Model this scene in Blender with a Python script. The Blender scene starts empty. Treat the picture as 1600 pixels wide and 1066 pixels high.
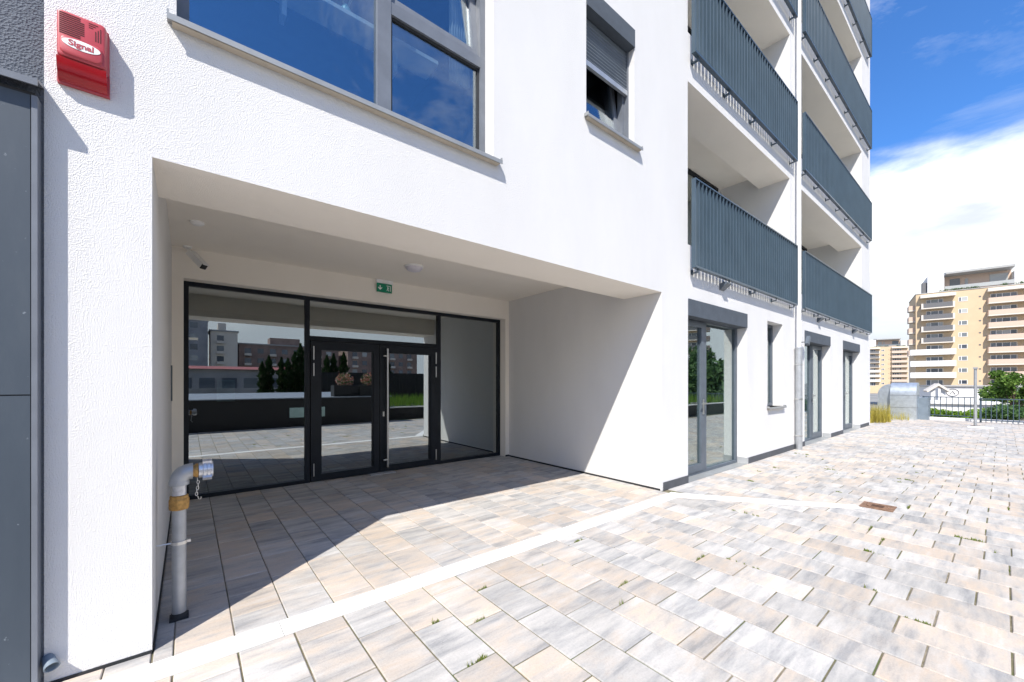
import bpy, bmesh, math, random
from mathutils import Vector, Matrix
random.seed(7)
R = math.radians
scene = bpy.context.scene
COL = scene.collection

# ------------------------------------------------------------------ camera
FPX, YAW, HOR = 623.4, R(50.933), 598.15
CAM = Vector((0.0, -2.6864, 1.35))
FWD = Vector((math.cos(YAW), math.sin(YAW), 0)); RGT = Vector((math.sin(YAW), -math.cos(YAW), 0))
cd = bpy.data.cameras.new('camera'); co = bpy.data.objects.new('camera', cd); COL.objects.link(co)
cd.sensor_width = 36.0; cd.lens = FPX / 1600 * 36.0; cd.shift_y = (HOR - 533) / 1600
cd.clip_start = 0.05; cd.clip_end = 6000
co.location = CAM; co.rotation_euler = (R(90), 0, YAW - R(90))
scene.camera = co

# ------------------------------------------------------------------ world, sun, exposure
SUN = Vector((-1.70, -1.255, 2.48)).normalized()          # towards the sun
SUN_EL = math.asin(SUN.z)
SUN_ROT = math.atan2(SUN.x, SUN.y)                        # clockwise from +Y
w = bpy.data.worlds.new('World'); scene.world = w; w.use_nodes = True
nt = w.node_tree; N = nt.nodes; L = nt.links; N.clear()
out = N.new('ShaderNodeOutputWorld'); bg = N.new('ShaderNodeBackground'); bg.inputs[1].default_value = 0.15
sky = N.new('ShaderNodeTexSky'); sky.sky_type = 'NISHITA'; sky.sun_disc = False
sky.sun_elevation = SUN_EL; sky.sun_rotation = SUN_ROT; sky.altitude = 600; sky.air_density = 1.0; sky.dust_density = 0.1; sky.ozone_density = 6.0
tc = N.new('ShaderNodeTexCoord'); sep = N.new('ShaderNodeSeparateXYZ'); L.new(tc.outputs['Generated'], sep.inputs[0])
mp = N.new('ShaderNodeMapping'); mp.inputs['Scale'].default_value = (1.6, 1.6, 5.5); L.new(tc.outputs['Generated'], mp.inputs[0])
n1 = N.new('ShaderNodeTexNoise'); n1.inputs['Scale'].default_value = 1.7; n1.inputs['Detail'].default_value = 9; n1.inputs['Roughness'].default_value = 0.58
L.new(mp.outputs[0], n1.inputs['Vector'])
def math_node(op, a, b=None):
    m = N.new('ShaderNodeMath'); m.operation = op
    for i, v in enumerate((a, b)):
        if v is None: continue
        if isinstance(v, (int, float)): m.inputs[i].default_value = v
        else: L.new(v, m.inputs[i])
    return m.outputs[0]
# cloud bank near the horizon: up to about 22 degrees, edge broken by noise
e1 = math_node('MULTIPLY_ADD', n1.outputs['Fac'], 0.16)
e1.node.inputs[2].default_value = -0.08
edge = math_node('SUBTRACT', math_node('ADD', e1, 0.375), sep.outputs['Z'])
mr = N.new('ShaderNodeMapRange'); mr.inputs['From Min'].default_value = -0.012; mr.inputs['From Max'].default_value = 0.05; mr.clamp = True
mr.interpolation_type = 'SMOOTHSTEP'
L.new(edge, mr.inputs['Value'])
# thin wisps higher up
mp2 = N.new('ShaderNodeMapping'); mp2.inputs['Scale'].default_value = (2.2, 1.0, 2.4); mp2.inputs['Rotation'].default_value = (0.3, 0.5, 0.8); mp2.inputs['Location'].default_value = (3.1, 1.7, 0.4); L.new(tc.outputs['Generated'], mp2.inputs[0])
n2 = N.new('ShaderNodeTexNoise'); n2.inputs['Scale'].default_value = 2.1; n2.inputs['Detail'].default_value = 11; n2.inputs['Roughness'].default_value = 0.62; n2.inputs['Distortion'].default_value = 0.6
L.new(mp2.outputs[0], n2.inputs['Vector'])
mr2 = N.new('ShaderNodeMapRange'); mr2.inputs['From Min'].default_value = 0.50; mr2.inputs['From Max'].default_value = 0.80; mr2.inputs['To Max'].default_value = 0.5; mr2.clamp = True
L.new(n2.outputs['Fac'], mr2.inputs['Value'])
mask = math_node('MAXIMUM', mr.outputs[0], mr2.outputs[0])
n3 = N.new('ShaderNodeTexNoise'); n3.inputs['Scale'].default_value = 3.0; n3.inputs['Detail'].default_value = 8; L.new(mp.outputs[0], n3.inputs['Vector'])
cr = N.new('ShaderNodeValToRGB'); cr.color_ramp.elements[0].position = 0.36; cr.color_ramp.elements[0].color = (1.6, 1.72, 1.86, 1)
cr.color_ramp.elements[1].position = 0.62; cr.color_ramp.elements[1].color = (3.7, 3.68, 3.6, 1); L.new(n3.outputs['Fac'], cr.inputs[0])
mixw = N.new('ShaderNodeMix'); mixw.data_type = 'RGBA'; 
tint = N.new('ShaderNodeMix'); tint.data_type = 'RGBA'; tint.blend_type = 'MULTIPLY'; tint.inputs[0].default_value = 1.0
L.new(sky.outputs[0], tint.inputs[6]); tint.inputs[7].default_value = (.215, .35, .47, 1)
# the bank is thinner and bluer towards the horizon
mrh = N.new('ShaderNodeMapRange'); mrh.inputs['From Min'].default_value = 0.14; mrh.inputs['From Max'].default_value = 0.40; mrh.interpolation_type = 'SMOOTHSTEP'
L.new(math_node('ADD', sep.outputs['Z'], math_node('MULTIPLY_ADD', n3.outputs['Fac'], 0.28)), mrh.inputs['Value'])
mrh.inputs['Value'].links[0].from_node.inputs[1].links[0].from_node.inputs[2].default_value = -0.10
low = N.new('ShaderNodeMix'); low.data_type = 'RGBA'; L.new(mrh.outputs[0], low.inputs[0]); low.inputs[6].default_value = (1.6, 1.72, 1.86, 1); L.new(cr.outputs[0], low.inputs[7])
L.new(mask, mixw.inputs[0]); L.new(tint.outputs[2], mixw.inputs[6]); L.new(low.outputs[2], mixw.inputs[7])
L.new(mixw.outputs[2], bg.inputs[0]); L.new(bg.outputs[0], out.inputs[0])

sl = bpy.data.lights.new('sun', 'SUN'); sl.energy = 2.1; sl.angle = R(0.53); sl.color = (1.0, 0.945, 0.865)
so = bpy.data.objects.new('sun', sl); COL.objects.link(so); so.rotation_euler = (-SUN).to_track_quat('-Z', 'Y').to_euler(); so.location = (-10, -10, 20)
vs = scene.view_settings; vs.view_transform = 'Standard'; vs.look = 'None'; vs.exposure = 1.86; vs.gamma = 1.0; vs.use_curve_mapping = False
scene.cycles.max_bounces = 12; scene.cycles.diffuse_bounces = 8; scene.cycles.transparent_max_bounces = 16; scene.cycles.glossy_bounces = 6

# ------------------------------------------------------------------ materials
MATS = {}
def nodes(name):
    m = bpy.data.materials.new(name); m.use_nodes = True; t = m.node_tree
    MATS[name] = m
    return m, t, t.nodes['Principled BSDF']
def add(t, typ, **kw):
    n = t.nodes.new(typ)
    for k, v in kw.items(): setattr(n, k, v)
    return n
def ramp(t, src, stops):
    r = add(t, 'ShaderNodeValToRGB'); e = r.color_ramp.elements
    while len(e) < len(stops): e.new(0.5)
    for i, (p, c) in enumerate(stops): e[i].position = p; e[i].color = (*c, 1)
    t.links.new(src, r.inputs[0]); return r.outputs[0]
def noise(t, scale, detail=4, rough=.55, vec=None, sc=None, dist=0):
    n = add(t, 'ShaderNodeTexNoise'); n.inputs['Scale'].default_value = scale; n.inputs['Detail'].default_value = detail
    n.inputs['Roughness'].default_value = rough; n.inputs['Distortion'].default_value = dist
    if vec is None:
        vec = add(t, 'ShaderNodeNewGeometry').outputs['Position']
    if sc:
        mp_ = add(t, 'ShaderNodeMapping'); mp_.inputs['Scale'].default_value = sc; t.links.new(vec, mp_.inputs[0]); vec = mp_.outputs[0]
    t.links.new(vec, n.inputs['Vector']); return n.outputs['Fac']
def bump(t, b, h, dist, strength=1.0):
    n = add(t, 'ShaderNodeBump'); n.inputs['Strength'].default_value = strength; n.inputs['Distance'].default_value = dist
    t.links.new(h, n.inputs['Height']); t.links.new(n.outputs[0], b.inputs['Normal']); return n
def mixc(t, fac, a, b, mode='MIX'):
    n = add(t, 'ShaderNodeMix', data_type='RGBA', blend_type=mode)
    for i, v in ((0, fac), (6, a), (7, b)):
        if isinstance(v, (int, float)): n.inputs[i].default_value = v
        elif isinstance(v, tuple): n.inputs[i].default_value = (*v, 1)
        else: t.links.new(v, n.inputs[i])
    return n.outputs[2]
def stucco(name, c0, c1, relief=.0031, scale=230):
    m, t, b = nodes(name)
    big = noise(t, 1.3, 5, .6, sc=(1, 1, .35))
    t.links.new(ramp(t, big, [(.3, c0), (.6, c1)]), b.inputs['Base Color'])
    b.inputs['Roughness'].default_value = .95; b.inputs['Specular IOR Level'].default_value = .15
    v = add(t, 'ShaderNodeTexVoronoi'); v.inputs['Scale'].default_value = scale
    t.links.new(add(t, 'ShaderNodeNewGeometry').outputs['Position'], v.inputs['Vector'])
    h = add(t, 'ShaderNodeMath', operation='ADD'); t.links.new(v.outputs['Distance'], h.inputs[0]); t.links.new(noise(t, scale * .55, 5, .7), h.inputs[1])
    bump(t, b, h.outputs[0], relief, .85)
    return m
def plain(name, c, rough=.5, metal=0, var=.12, nscale=6, brel=0, bscale=60, spec=.5):
    m, t, b = nodes(name)
    c0 = tuple(x * (1 - var) for x in c); c1 = tuple(min(1, x * (1 + var)) for x in c)
    t.links.new(ramp(t, noise(t, nscale, 5, .6), [(.3, c0), (.7, c1)]), b.inputs['Base Color'])
    b.inputs['Roughness'].default_value = rough; b.inputs['Metallic'].default_value = metal; b.inputs['Specular IOR Level'].default_value = spec
    if brel: bump(t, b, noise(t, bscale, 4, .6), brel, .6)
    return m
stucco('stucco_white', (.675, .67, .66), (.715, .71, .70))
stucco('stucco_soffit', (.82, .775, .70), (.85, .805, .73), .002, 220)  # cream tone carries warm light bounced off the paving
stucco('stucco_grey', (.10, .115, .135), (.14, .155, .18), .006, 120)
plain('plinth_grey', (.07, .075, .085), .8, brel=.002)
plain('plinth_cap', (.34, .35, .36), .7)
plain('frame_black', (.008, .012, .018), .5, var=.2, spec=.25)
plain('frame_grey', (.085, .105, .13), .42)
plain('frame_mid', (.145, .16, .185), .4)
plain('rail_metal', (.048, .076, .104), .30, var=.10, nscale=2.5)
plain('box_grey', (.065, .08, .10), .85, brel=.003, bscale=120)
def panel_mat():
    m, t, b = nodes('panel_metal')
    c = ramp(t, noise(t, 3.0, 8, .7, None, (1, 1, .25)), [(.3, (.036, .050, .068)), (.55, (.048, .064, .084)), (.75, (.066, .082, .10))])
    sp = ramp(t, noise(t, 38, 3, .5), [(.70, (0, 0, 0)), (.76, (1, 1, 1))]); m_ = add(t, 'ShaderNodeMath', operation='MULTIPLY'); m_.inputs[1].default_value = .5; t.links.new(sp, m_.inputs[0])
    t.links.new(mixc(t, m_.outputs[0], c, (.30, .34, .38)), b.inputs['Base Color']); b.inputs['Roughness'].default_value = .5
panel_mat()
plain('sill_metal', (.30, .31, .31), .45, .3)
plain('sill_beige', (.44, .39, .31), .8)
plain('galvanised', (.42, .44, .46), .45, .6, var=.12, nscale=9)
plain('duct_metal', (.55, .60, .64), .34, .7, var=.15, nscale=8)
plain('duct_dark', (.16, .20, .24), .5)
plain('brass', (.42, .24, .07), .55, .35, var=.35, nscale=50, brel=.002)
plain('steel', (.62, .62, .61), .28, .9)
plain('cast_aluminium', (.60, .61, .63), .35, .6, var=.2, nscale=40)
plain('rubber', (.02, .022, .025), .7)
plain('white_plastic', (.78, .78, .78), .4)
plain('lamp_opal', (.62, .60, .66), .35)
plain('red_plastic', (.42, .05, .062), .42, var=.1)
plain('red_lens', (.36, .006, .012), .18, var=.15)
plain('slot_dark', (.07, .006, .008), .8)
plain('sign_green', (.0, .22, .12), .4)
plain('sign_white', (.75, .8, .78), .5)
plain('strip_concrete', (.74, .73, .71), .85, var=.06, brel=.002)
plain('rust', (.21, .125, .08), .85, .15, var=.45, nscale=22, brel=.004)
plain('rust_dark', (.10, .055, .035), .85, var=.4, nscale=22)
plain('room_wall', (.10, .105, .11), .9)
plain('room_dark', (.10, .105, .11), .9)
plain('lobby_wall', (.02, .022, .025), .9)  # near-black: darkness of the unlit lobby put into the wall colour
plain('curtain', (.78, .77, .74), .9)
plain('shelf_white', (.8, .82, .8), .5)
plain('teal_vase', (.35, .62, .62), .3)
plain('dried_stem', (.45, .42, .36), .9)
plain('notice', (.45, .62, .58), .7)
plain('platform_black', (.012, .013, .015), .6)
plain('platform_top', (.22, .25, .29), .8)
plain('soil', (.09, .07, .05), .95)
plain('far_ground', (.20, .20, .19), .95, var=.3, nscale=.05)
plain('tower_yellow', (.56, .43, .28), .9, var=.05, nscale=.5)
plain('tower_cream', (.66, .60, .52), .9, var=.05)
plain('tower_pink', (.56, .43, .34), .9, var=.05)
plain('tower_grey', (.13, .13, .135), .8, var=.1)
plain('tower_white', (.70, .69, .67), .9, var=.04)
plain('roof_grey', (.36, .36, .35), .8)
plain('block_grey', (.30, .30, .31), .9, var=.2, nscale=.4)
plain('block_brown', (.27, .19, .16), .9, var=.25, nscale=.4)
plain('roof_red', (.30, .085, .08), .8)
plain('shop_red', (.42, .12, .10), .7)
plain('awning_green', (.03, .10, .09), .7)
plain('bark', (.12, .085, .06), .95)
plain('blue_white', (.55, .62, .75), .5)
def foliage(name, cols, trans=.3):
    m, t, b = nodes(name)
    r = add(t, 'ShaderNodeNewGeometry').outputs['Random Per Island']
    c = ramp(t, r, [(i / (len(cols) - 1), x) for i, x in enumerate(cols)])
    t.links.new(c, b.inputs['Base Color']); b.inputs['Roughness'].default_value = .6; b.inputs['Specular IOR Level'].default_value = .25
    tr = add(t, 'ShaderNodeBsdfTranslucent'); t.links.new(c, tr.inputs[0])
    mx = add(t, 'ShaderNodeMixShader'); mx.inputs[0].default_value = trans
    t.links.new(b.outputs[0], mx.inputs[1]); t.links.new(tr.outputs[0], mx.inputs[2]); t.links.new(mx.outputs[0], t.nodes['Material Output'].inputs[0])
foliage('leaf_thuja', [(.015, .035, .012), (.03, .065, .02), (.05, .09, .03)])
foliage('leaf_green', [(.06, .13, .02), (.10, .19, .03), (.16, .25, .05)])
foliage('leaf_dark', [(.04, .09, .03), (.07, .14, .045), (.10, .18, .06)])
foliage('leaf_bright', [(.10, .20, .02), (.16, .28, .03), (.22, .34, .05)])
foliage('grass_yellow', [(.34, .30, .05), (.45, .38, .07), (.52, .44, .12)], .4)
foliage('grass_green', [(.08, .18, .02), (.14, .26, .03), (.20, .30, .05)], .4)
foliage('weed', [(.13, .20, .03), (.22, .29, .06), (.36, .34, .12)], .4)
foliage('flower', [(.55, .06, .08), (.65, .25, .18), (.75, .55, .5), (.06, .13, .03), (.08, .16, .04), (.09, .18, .04)])
def glass(name, tint, refl, refl_tint=(1, 1, 1), ior=1.5):
    m = bpy.data.materials.new(name); m.use_nodes = True; t = m.node_tree; t.nodes.clear(); MATS[name] = m
    o = add(t, 'ShaderNodeOutputMaterial'); tr = add(t, 'ShaderNodeBsdfTransparent'); tr.inputs[0].default_value = (*tint, 1)
    gl = add(t, 'ShaderNodeBsdfGlossy'); gl.inputs['Roughness'].default_value = 0.0; gl.inputs[0].default_value = (*refl_tint, 1)
    lw = add(t, 'ShaderNodeLayerWeight'); lw.inputs[0].default_value = .5
    fr = add(t, 'ShaderNodeMath', operation='POWER'); fr.inputs[1].default_value = 4.0; t.links.new(lw.outputs['Facing'], fr.inputs[0])
    ma = add(t, 'ShaderNodeMath', operation='MULTIPLY_ADD'); ma.use_clamp = True; ma.inputs[1].default_value = 1 - refl; ma.inputs[2].default_value = refl
    t.links.new(fr.outputs[0], ma.inputs[0])
    mx = add(t, 'ShaderNodeMixShader'); t.links.new(ma.outputs[0], mx.inputs[0]); t.links.new(tr.outputs[0], mx.inputs[1]); t.links.new(gl.outputs[0], mx.inputs[2])
    t.links.new(mx.outputs[0], o.inputs[0])
glass('glass_entrance', (.42, .52, .53), .33, (.92, .97, 1.0))
glass('glass_window', (.72, .80, .84), .23, (.90, .96, 1.0))
glass('glass_clear', (.80, .88, .86), .24, (.95, 1, 1))
def far_glass():
    m, t, b = nodes('far_glass'); t.links.new(ramp(t, add(t, 'ShaderNodeObjectInfo').outputs['Random'], [(0, (.04, .05, .07)), (.45, (.10, .12, .15)), (.75, (.16, .18, .19)), (1, (.42, .43, .42))]), b.inputs['Base Color']); b.inputs['Roughness'].default_value = .08
    b.inputs['Specular IOR Level'].default_value = .9
far_glass()
def paver_mat():
    m, t, b = nodes('paver')
    pos = add(t, 'ShaderNodeNewGeometry').outputs['Position']
    at = add(t, 'ShaderNodeAttribute'); at.attribute_name = 'rnd'; at.attribute_type = 'GEOMETRY'
    off = add(t, 'ShaderNodeVectorMath', operation='MULTIPLY_ADD'); off.inputs[1].default_value = (37.0, 53.0, 11.0)
    t.links.new(at.outputs['Color'], off.inputs[0]); t.links.new(pos, off.inputs[2]); v = off.outputs[0]
    streak = noise(t, 4.0, 9, .66, v, (.5, 2.6, 1), .2)
    cloud = noise(t, 4.5, 8, .62, v, (.8, 1.6, 1), .3)
    sepc = add(t, 'ShaderNodeSeparateColor'); t.links.new(at.outputs['Color'], sepc.inputs[0])
    c_grey = ramp(t, streak, [(.33, (.27, .272, .278)), (.45, (.385, .38, .372)), (.55, (.475, .46, .44)), (.68, (.545, .525, .50))])
    c_warm = ramp(t, streak, [(.33, (.34, .32, .30)), (.45, (.475, .425, .375)), (.55, (.53, .445, .365)), (.68, (.545, .51, .475))])
    ad = add(t, 'ShaderNodeMath', operation='ADD'); m6 = add(t, 'ShaderNodeMath', operation='MULTIPLY'); m6.inputs[1].default_value = .42; t.links.new(sepc.outputs[0], m6.inputs[0]); t.links.new(m6.outputs[0], ad.inputs[0]); t.links.new(cloud, ad.inputs[1])
    fac = ramp(t, ad.outputs[0], [(.0, (0, 0, 0)), (1, (0, 0, 0))])
    mrn = add(t, 'ShaderNodeMapRange'); mrn.inputs['From Min'].default_value = .61; mrn.inputs['From Max'].default_value = .90; t.links.new(ad.outputs[0], mrn.inputs[0])
    c = mixc(t, mrn.outputs[0], c_grey, c_warm)
    mrb = add(t, 'ShaderNodeMapRange'); mrb.inputs['To Min'].default_value = .84; mrb.inputs['To Max'].default_value = 1.02; t.links.new(sepc.outputs[1], mrb.inputs[0])
    c = mixc(t, 1.0, c, mrb.outputs[0], 'MULTIPLY')
    speck = ramp(t, noise(t, 90, 6, .75), [(.30, (.86, .86, .86)), (.50, (1, 1, 1)), (.7, (1.06, 1.06, 1.06))])
    c = mixc(t, 1.0, c, speck, 'MULTIPLY')
    stain = ramp(t, noise(t, 1.1, 7, .65), [(.35, (.88, .875, .865)), (.55, (1, 1, 1)), (.72, (1.04, 1.04, 1.04))])
    c = mixc(t, 1.0, c, stain, 'MULTIPLY')
    t.links.new(c, b.inputs['Base Color']); b.inputs['Roughness'].default_value = .8; b.inputs['Specular IOR Level'].default_value = .3
    bump(t, b, noise(t, 140, 5, .7), .0025, .5)
paver_mat()
def bed_mat():
    m, t, b = nodes('joint_sand')
    c = ramp(t, noise(t, 2.2, 6, .65), [(.38, (.30, .26, .20)), (.50, (.17, .15, .09)), (.63, (.10, .13, .04))])
    t.links.new(c, b.inputs['Base Color']); b.inputs['Roughness'].default_value = 1; bump(t, b, noise(t, 120, 4, .7), .01, 1)
bed_mat()

# ------------------------------------------------------------------ mesh helpers
def props(o, label=None, cat=None, group=None, kind=None):
    for k, v in (('label', label), ('category', cat), ('group', group), ('kind', kind)):
        if v: o[k] = v
    return o
def empty(name, loc=(0, 0, 0), rz=0, **kw):
    o = bpy.data.objects.new(name, None); COL.objects.link(o); o.location = loc; o.rotation_euler = (0, 0, rz); o.empty_display_size = .1
    return props(o, **kw)
class MB:
    def __init__(s): s.v = []; s.f = []
    def quad(s, *p):
        n = len(s.v); s.v += [tuple(q) for q in p]; s.f.append(tuple(range(n, n + len(p)))); return s
    def box(s, x0, x1, y0, y1, z0, z1, M=None, ch=0):
        if ch:
            prof = [(x0 + ch, y0 + ch, z1), (x1 - ch, y0 + ch, z1), (x1 - ch, y1 - ch, z1), (x0 + ch, y1 - ch, z1)]
            mid = [(x0, y0, z1 - ch), (x1, y0, z1 - ch), (x1, y1, z1 - ch), (x0, y1, z1 - ch)]
            bot = [(x0, y0, z0), (x1, y0, z0), (x1, y1, z0), (x0, y1, z0)]
            n = len(s.v); s.v += prof + mid + bot
            s.f.append((n, n + 1, n + 2, n + 3))
            for r in (0, 4):
                for i in range(4): j = (i + 1) % 4; s.f.append((n + r + i, n + r + 4 + i, n + r + 4 + j, n + r + j))
            return s
        P = [Vector((x, y, z)) for z in (z0, z1) for x, y in ((x0, y0), (x1, y0), (x1, y1), (x0, y1))]
        if M: P = [M @ p for p in P]
        n = len(s.v); s.v += [tuple(p) for p in P]
        for f in ((3, 2, 1, 0), (4, 5, 6, 7), (0, 1, 5, 4), (1, 2, 6, 5), (2, 3, 7, 6), (3, 0, 4, 7)): s.f.append(tuple(n + i for i in f))
        return s
    def cyl(s, p0, p1, r0, r1=None, n=16, caps=True):
        r1 = r0 if r1 is None else r1
        p0 = Vector(p0); p1 = Vector(p1); a = (p1 - p0).normalized()
        u = a.orthogonal().normalized(); w_ = a.cross(u); b = len(s.v)
        for p, r in ((p0, r0), (p1, r1)):
            for i in range(n):
                t = 2 * math.pi * i / n; s.v.append(tuple(p + (u * math.cos(t) + w_ * math.sin(t)) * r))
        for i in range(n): j = (i + 1) % n; s.f.append((b + i, b + j, b + n + j, b + n + i))
        if caps: s.f.append(tuple(b + n - 1 - i for i in range(n))); s.f.append(tuple(b + n + i for i in range(n)))
        return s
    def sweep(s, pts, rad, n=12):
        pts = [Vector(p) for p in pts]; rad = rad if isinstance(rad, list) else [rad] * len(pts); b = len(s.v); u = None
        for i, p in enumerate(pts):
            a = (pts[min(i + 1, len(pts) - 1)] - pts[max(i - 1, 0)]).normalized()
            u = a.orthogonal().normalized() if u is None else (u - a * u.dot(a)).normalized(); w_ = a.cross(u)
            for k in range(n): t = 2 * math.pi * k / n; s.v.append(tuple(p + (u * math.cos(t) + w_ * math.sin(t)) * rad[i]))
        for i in range(len(pts) - 1):
            for k in range(n): j = (k + 1) % n; s.f.append((b + i * n + k, b + i * n + j, b + (i + 1) * n + j, b + (i + 1) * n + k))
        s.f.append(tuple(b + n - 1 - k for k in range(n))); e = b + (len(pts) - 1) * n; s.f.append(tuple(e + k for k in range(n)))
        return s
    def lathe(s, c, prof, n=24, axis=Vector((0, 0, 1))):
        axis = Vector(axis).normalized(); u = axis.orthogonal().normalized(); w_ = axis.cross(u); c = Vector(c); b = len(s.v)
        for r, h in prof:
            for k in range(n): t = 2 * math.pi * k / n; s.v.append(tuple(c + axis * h + (u * math.cos(t) + w_ * math.sin(t)) * r))
        for i in range(len(prof) - 1):
            for k in range(n): j = (k + 1) % n; s.f.append((b + i * n + k, b + i * n + j, b + (i + 1) * n + j, b + (i + 1) * n + k))
        return s
    def prism(s, poly, ax, a0, a1):
        """poly: 2-D points; ax: extrusion axis 'x','y','z'"""
        def P(p, a): return {'x': (a, p[0], p[1]), 'y': (p[0], a, p[1]), 'z': (p[0], p[1], a)}[ax]
        n = len(poly); b = len(s.v); s.v += [P(p, a0) for p in poly] + [P(p, a1) for p in poly]
        s.f.append(tuple(b + i for i in range(n))); s.f.append(tuple(b + 2 * n - 1 - i for i in range(n)))
        for i in range(n): j = (i + 1) % n; s.f.append((b + j, b + i, b + n + i, b + n + j))
        return s
    def build(s, name, mat, parent=None, smooth=False, fix=True, **kw):
        me = bpy.data.meshes.new(name); me.from_pydata(s.v, [], s.f)
        if fix:
            bm = bmesh.new(); bm.from_mesh(me); bmesh.ops.recalc_face_normals(bm, faces=bm.faces); bm.to_mesh(me); bm.free()
        me.materials.append(MATS[mat])
        if smooth:
            me.polygons.foreach_set('use_smooth', [True] * len(me.polygons))
            try: me.set_sharp_from_angle(angle=R(38))
            except Exception: pass
        o = bpy.data.objects.new(name, me); COL.objects.link(o)
        if parent: o.parent = parent
        return props(o, **kw)
def link(me, name, parent=None, loc=(0, 0, 0), **kw):
    o = bpy.data.objects.new(name, me); COL.objects.link(o); o.location = loc
    if parent: o.parent = parent
    return props(o, **kw)
def copy_tree(o, parent=None):
    c = o.copy(); COL.objects.link(c); c.parent = parent
    for ch in [x for x in o.children]: copy_tree(ch, c)
    return c
def frame_rect(mb, x0, x1, z0, z1, y0, y1, w_, wb=None):
    wb = w_ if wb is None else wb
    mb.box(x0, x0 + w_, y0, y1, z0, z1); mb.box(x1 - w_, x1, y0, y1, z0, z1)
    mb.box(x0 + w_, x1 - w_, y0, y1, z1 - w_, z1); mb.box(x0 + w_, x1 - w_, y0, y1, z0, z0 + wb)
    return mb

# ------------------------------------------------------------------ ground and terrace
GZ = -5.0
g = MB().quad((-3000, -3000, GZ), (3000, -3000, GZ), (3000, 3000, GZ), (-3000, 3000, GZ)).build('ground', 'far_ground', fix=False, kind='structure')
TX1 = 21.25
terr = MB().box(-9, 24.5, -40, 11, GZ + .01, -.008).build('terrace', 'joint_sand', kind='structure')
MB().quad((TX1 + .12, -14, -.006), (24.4, -14, -.006), (24.4, 10.9, -.006), (TX1 + .12, 10.9, -.006)).build('planting_bed', 'soil', fix=False, kind='structure')

XL, XR, ZS, D1, ZC, BEAM = -.14, 4.585, 2.48, 3.05, 2.849, .556
CW, XJ = .2515, .195          # paver column width and phase
MOD = .1362
slabs = []; PREVS = {}
rng = random.Random(11)
def fill_col(x0, x1, ya, yb):
    """slabs from ya down to yb"""
    y = ya - rng.choice((0, 0, MOD * .4)) * 0
    first = True; mine = set(); PREV = PREVS.setdefault(round(yb, 1) if ya < 1 else 9, set())
    while y > yb + .02:
        opts = [3, 2, 3] if rng.random() < .85 else [2, 1, 3]
        if first: opts = [1, 2, 3]; first = False
        rng.shuffle(opts)
        ln = next((q for q in opts if round((ya - y) / MOD) + q not in PREV), opts[0])
        mine.add(round((ya - y) / MOD) + ln)
        y2 = max(yb, y - ln * MOD)
        if y2 - yb < .05: y2 = yb
        slabs.append((x0, x1, y2, y)); y = y2
    if ya - yb > 1: PREV.clear(); PREV.update(mine)
k0 = int(math.floor((-8 - XJ) / CW)); k1 = int(math.ceil((TX1 - XJ) / CW))
for k in range(k0, k1):
    a, b = XJ + k * CW, XJ + (k + 1) * CW
    b = min(b, TX1)
    if b - a < .03: continue
    if b <= XL or a >= XR + .06:
        pieces = [(a, b)]
    else: pieces = [(a, b)]
    for (a, b) in pieces:
        if a < 4.60:                                        # columns crossed by the white strip
            fill_col(a, b, -.262, -4.55)
            aa, bb = max(a, XL + .004), min(b, XR - .004)
            if bb - aa > .03: fill_col(aa, bb, 3.24, -.098)
            if a < XL: fill_col(a, min(b, XL), -.002, -.098)
        else:
            top = -.002
            for (p, q) in ((5.25, 7.2), (10.26, 12.24), (13.5, 15.42)):
                if a >= p and b <= q: top = .14
            if a > 16.95: top = 10.5
            fill_col(a, b, top, -4.55)
def score(sb):
    c = Vector(((sb[0] + sb[1]) / 2, (sb[2] + sb[3]) / 2, 0)) - CAM; d = c.dot(FWD)
    if d < .9: return 0
    u = 800 + FPX * c.dot(RGT) / d; v = HOR + FPX * 1.35 / d
    if not (-60 < u < 1660 and v < 1140): return 0
    # slabs hidden inside the building
    if sb[2] > .2 and not (XL < sb[0] < XR): return 0
    return FPX * FPX * (sb[1] - sb[0]) * (sb[3] - sb[2]) * 1.35 / d ** 3
order = sorted(slabs, key=score, reverse=True)
GAP = .0042
def slab_geo(mb, sb):
    x0, x1, y0, y1 = sb; h = rng.uniform(-.0016, .0012); g_ = .0026 if y0 > -.1 else GAP * rng.uniform(.75, 1.15)
    mb.box(x0 + g_, x1 - g_, y0 + g_, y1 - g_, -.045, h, ch=.004)
def set_rnd(me, cols):
    at = me.attributes.new('rnd', 'FLOAT_COLOR', 'FACE')
    at.data.foreach_set('color', [x for c in cols for x in c])
for sb in order[:300]:
    mb = MB(); slab_geo(mb, sb); o = mb.build('paver', 'paver', terr, fix=False)
    c = (rng.random(), rng.random(), rng.random(), 1); set_rnd(o.data, [c] * len(o.data.polygons))
mb = MB(); cols = []
for sb in order[300:]:
    n = len(mb.f); slab_geo(mb, sb); c = (rng.random(), rng.random(), rng.random(), 1); cols += [c] * (len(mb.f) - n)
o = mb.build('paver_field', 'paver', terr, fix=False, kind='stuff'); set_rnd(o.data, cols)
# white concrete edging along the opening and its branch to the drain
x = -1.6; i = 0
while x < 4.55:
    x2 = min(4.61, x + 1.0)
    MB().box(x + .0015, x2 - .0015, -.258, -.102, -.05, .001, ch=.003).build('edging_strip', 'strip_concrete', terr, fix=False); x = x2
MB().prism([(4.475, -.262), (4.62, -.10), (4.66, -.22), (5.70, -1.655), (5.60, -1.745), (4.52, -.33)], 'z', -.02, .0045).build('edging_strip', 'strip_concrete', terr)
# kerb along the fence
MB().box(TX1 - .02, TX1 + .16, -13.9, 10.8, -.05, .09, ch=.01).build('kerb', 'strip_concrete', terr, fix=False)

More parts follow.
